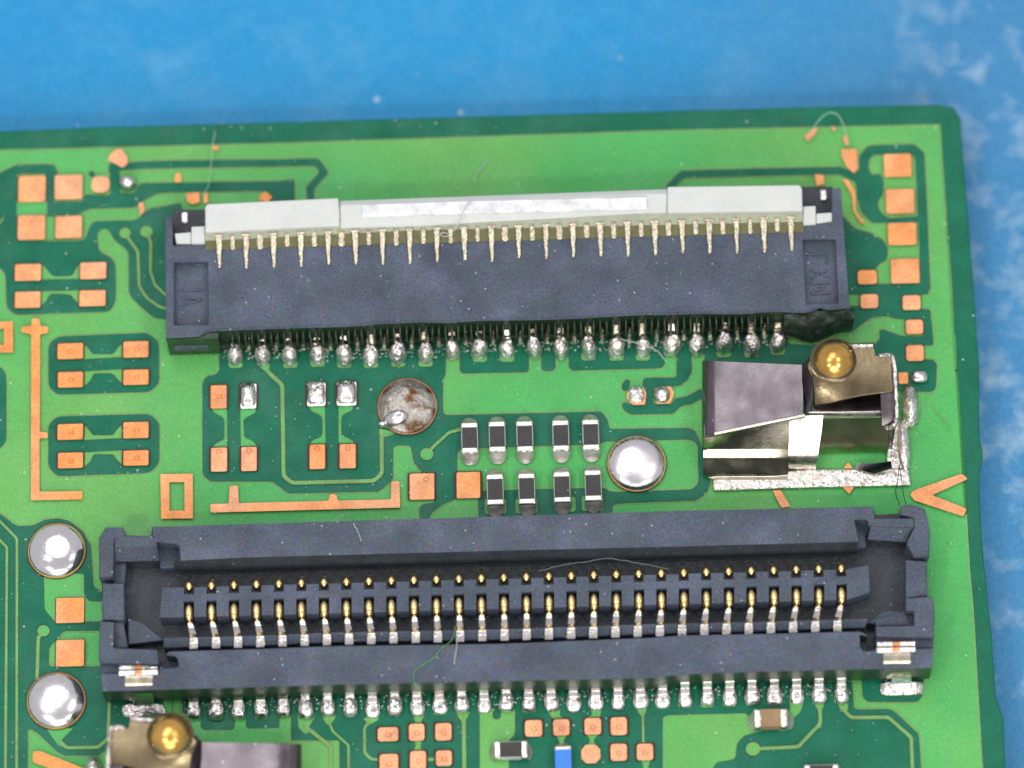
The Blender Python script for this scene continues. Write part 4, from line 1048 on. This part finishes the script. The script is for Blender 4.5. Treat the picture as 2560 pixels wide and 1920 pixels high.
    loft(bm, [t_, [Vector((v.x, v.y-.01, .10)) for v in t_]], .05); obj('light_block_wall', bm, 'sheet', cl)  # added wall that blocks overhead light from the window
    # contact arm with gold dimple
    zA = 1.35
    bm = bmesh.new()
    A_rows = [[q_(1180, 170, zA-.05), q_(1480, 160, zA), q_(1690, 168, zA), q_(1715, 200, zA), q_(1740, 262, zA)],
              [q_(1060, 360, zA-.14), q_(1300, 300, zA), q_(1690, 300, zA), q_(1860, 290, zA), q_(1868, 300, zA)],
              [q_(1070, 560, zA-.2), q_(1300, 500, zA), q_(1690, 480, zA), q_(1868, 480, zA), q_(1878, 480, zA)],
              [q_(1125, 735, zA-.32), q_(1380, 690, zA-.16), q_(1560, 650, zA-.06), q_(1875, 610, zA-.04), q_(1880, 610, zA-.04)]]
    A_rows = [[q_(1190, 150, zA), q_(1330, 142, zA), q_(1480, 150, zA), q_(1590, 160, zA), q_(1690, 162, zA)],
              [q_(1130, 235, zA-.02), q_(1330, 240, zA), q_(1480, 240, zA), q_(1600, 240, zA), q_(1712, 262, zA)],
              [q_(1060, 360, zA-.12), q_(1250, 330, zA), q_(1480, 320, zA), q_(1640, 310, zA), q_(1862, 285, zA)],
              [q_(1110, 520, zA-.16), q_(1250, 500, zA-.02), q_(1480, 490, zA), q_(1650, 480, zA), q_(1872, 470, zA)],
              [q_(1130, 735, zA-.34), q_(1280, 715, zA-.27), q_(1440, 672, zA-.13), q_(1600, 640, zA-.06), q_(1882, 605, zA-.04)]]
    loft(bm, A_rows, .07); obj('contact_arm', bm, 'arm', cl, bevel=.02, smooth=True)
    bm = bmesh.new()   # neck rising from the plate to the arm
    loft(bm, [[q_(1010, 352, H+.0), q_(1165, 190, zA-.03)], [q_(1010, 500, H), q_(1110, 480, zA-.12)], [q_(1030, 680, H), q_(1118, 640, zA-.20)], [q_(1045, 835, H-.02), q_(1085, 790, H+.02)]], .07)
    obj('neck', bm, 'sheet', cl, smooth=True)
    bm = bmesh.new(); c = q_(1318, 306, zA); nu, nv, Rd, hd_ = 48, 20, .43, .25; rings = []
    for v in range(nv):      # pressed dimple: a round crown flowing out into the sheet
        t = v/nv; rr = Rd*(1-t); z = hd_*(1-(1-t)**2)**1.0*(1-math.exp(-(t/.22)**2))
        rings.append([bm.verts.new((c.x+rr*math.cos(2*math.pi*u/nu), c.y+rr*math.sin(2*math.pi*u/nu), c.z-.012+.014*min(1, t*8)+z)) for u in range(nu)])
    tv = bm.verts.new((c.x, c.y, c.z+.002+hd_))
    for v in range(nv-1):
        for u in range(nu):
            f = bm.faces.new((rings[v][u], rings[v][(u+1) % nu], rings[v+1][(u+1) % nu], rings[v+1][u])); f.material_index = 1 if v < 4 else 0
    for u in range(nu): bm.faces.new((rings[-1][u], rings[-1][(u+1) % nu], tv))
    obj('gold_dimple', bm, ['dimple', 'arm'], cl, smooth=True)
    # sheared right edge with its hook, and the tab ends
    bm = bmesh.new(); path = curve([q_(1745, 268, zA), q_(1840, 262, zA), q_(1880, 300, zA), q_(1900, 500, zA-.02), q_(1912, 800, zA-.1), q_(1895, 920, zA-.2), q_(1820, 958, zA-.3)], 8)
    tube(bm, path, .042, 6)
    for v in bm.verts: v.co += Vector((random.uniform(-.012, .012), random.uniform(-.012, .012), random.uniform(-.012, .012)))
    obj('sheared_edge', bm, 'edge', cl, smooth=True)
    bm = bmesh.new(); tube(bm, [q_(1490, 176, zA+.01), q_(1590, 174, zA+.01), q_(1685, 172, zA+.01)], .045, 6); obj('sheared_edge', bm, 'edge', cl, smooth=True)
    # right wall
    bm = bmesh.new(); loft(bm, [[q_(1890, 320, zA-.1), q_(1905, 600, zA-.1), q_(1912, 860, zA-.2)], [q_(1885, 400, .8), q_(1900, 680, .8), q_(1895, 1000, .8)], [q_(1880, 520, .12), q_(1890, 800, .12), q_(1850, 1250, .14)]], .07)
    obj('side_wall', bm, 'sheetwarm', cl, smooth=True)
    bm = bmesh.new(); loft(bm, [[q_(1760, 620, 1.22), q_(1885, 612, 1.22)], [q_(1765, 780, 1.15), q_(1890, 780, 1.15)], [q_(1775, 930, 1.0), q_(1885, 930, 1.0)]], .06); obj('hook_tab', bm, 'sheet', cl, smooth=True)
    bm = bmesh.new(); loft(bm, [[q_(1540, 1290, .20), q_(1700, 1290, .30), q_(1860, 1270, .50)], [q_(1520, 1345, .16), q_(1700, 1390, .2), q_(1870, 1330, .3)]], .05); obj('foot_tab', bm, 'sheet', cl, smooth=True)
    return cl
clip('sheet metal spring clip with gold dimple between the two connectors at the right', lambda x, y: px('p', x, y), 'spring clips')
def mir(x, y):
    X, Y = px('p', x, y); dx = X-(1740+1318*.2622); dy = Y-(820+300*.2622)
    return (424-dx+(0 if dx > 0 else 0), 1837+dy+.06*dx*-1)
clip('metal spring clip with gold dimple, cut off by the bottom edge at lower left', mir, 'spring clips')

# ------------------------------------------------------------------ lint and hairs
def lint(name, label, spec, zs, rad, mt, n_=6, group=None, cat='fibre'):
    pts = PTS(spec); zz = zs if isinstance(zs, (list, tuple)) else [zs]*len(pts)
    P3 = curve([P(x, y, z) for (x, y), z in zip(pts, zz)], n_)
    bm = bmesh.new(); tube(bm, [p_+Vector((random.uniform(-1, 1), random.uniform(-1, 1), random.uniform(-.5, 1)))*.008 for p_ in P3], rad)
    o = obj(name, bm, mt, None, smooth=True); o['label'] = label; o['category'] = cat
    if group: o['group'] = group
    return o
lint('lint_fibre', 'pale kinked fibre on the bare green area above the white latch', 'c 560,0 520,45 480,80 460,110 450,170', [.06, .07, .06, .10, .3], .011, 'fibre')
lint('lint_fibre', 'pale fibre ending in a loop that crosses the white latch onto its contacts', 'c 420,320 360,400 330,480 290,540 230,590 190,575 195,560 240,560', [1.20, 1.2, 1.14, 1.12, 1.08, 1.08, 1.08, 1.1], .010, 'fibre')
lint('lint_fibre', 'thin pale fibre draped over the solder joints below the flat cable connector', 'g 1385,140 1440,160 1530,180 1600,205 1680,250 1740,325', [.40, .42, .42, .4, .3, .1], .010, 'fibre')
lint('lint_fibre', 'long pale fibre lying over the upper contacts of the socket connector', 'k 250,385 400,345 560,322 700,302 860,325 1000,350 1090,372', [.66, .7, .8, .82, .8, .72, .7], .005, 'dim')
lint('lint_fibre', 'short straight pale fibre across the lower wall of the socket connector', 'j 1412,800 1405,880 1395,930 1385,985', [.72, .90, .88, .88], .010, 'fibre')
lint('lint_fibre', 'faint green fibre curling down the lower wall of the socket connector', 'j 1395,740 1380,820 1300,890 1250,950 1150,1010 1125,1070 1150,1140 1200,1185', [.70, .75, .88, .88, .88, .88, .86, .5], .007, 'light')
lint('lint_fibre', 'pale curved fibre near the notch of the upper socket wall', 'j 560,110 600,60 660,20 700,10', .87, .005, 'dim')
lint('lint_fibre', 'short pale fibre slanting across the upper wall of the socket connector', 'j 735,70 760,120 785,190', .88, .007, 'fibre')
lint('lint_fibre', 'pale wispy fibre arching over the top right corner area of the board', 'd 905,262 945,195 985,140 1045,100 1100,125 1135,200 1160,290', [.1, .2, .3, .35, .3, .2, .1], .008, 'wisp')
lint('lint_fibre', 'faint upright wisp crossing the traces at the upper left', 'a 1650,150 1640,220 1632,300 1600,560 1560,640', [.2, .2, .2, .15, .1], .007, 'wisp')
lint('dark_hair', 'fine dark hair left of its pair, between the clip and the socket connector', 'h 1690,1030 1690,1120 1665,1260 1660,1340 1690,1430', [.5, .3, .12, .1, .5], .007, 'hair', cat='hair', group='fine dark hairs')
lint('dark_hair', 'fine dark hair right of its pair, running beside the copper arrow tip', 'h 1690,1120 1700,1220 1710,1310 1740,1420', [.4, .14, .1, .4], .007, 'hair', cat='hair', group='fine dark hairs')
print('OBJECTS', len(bpy.data.objects))
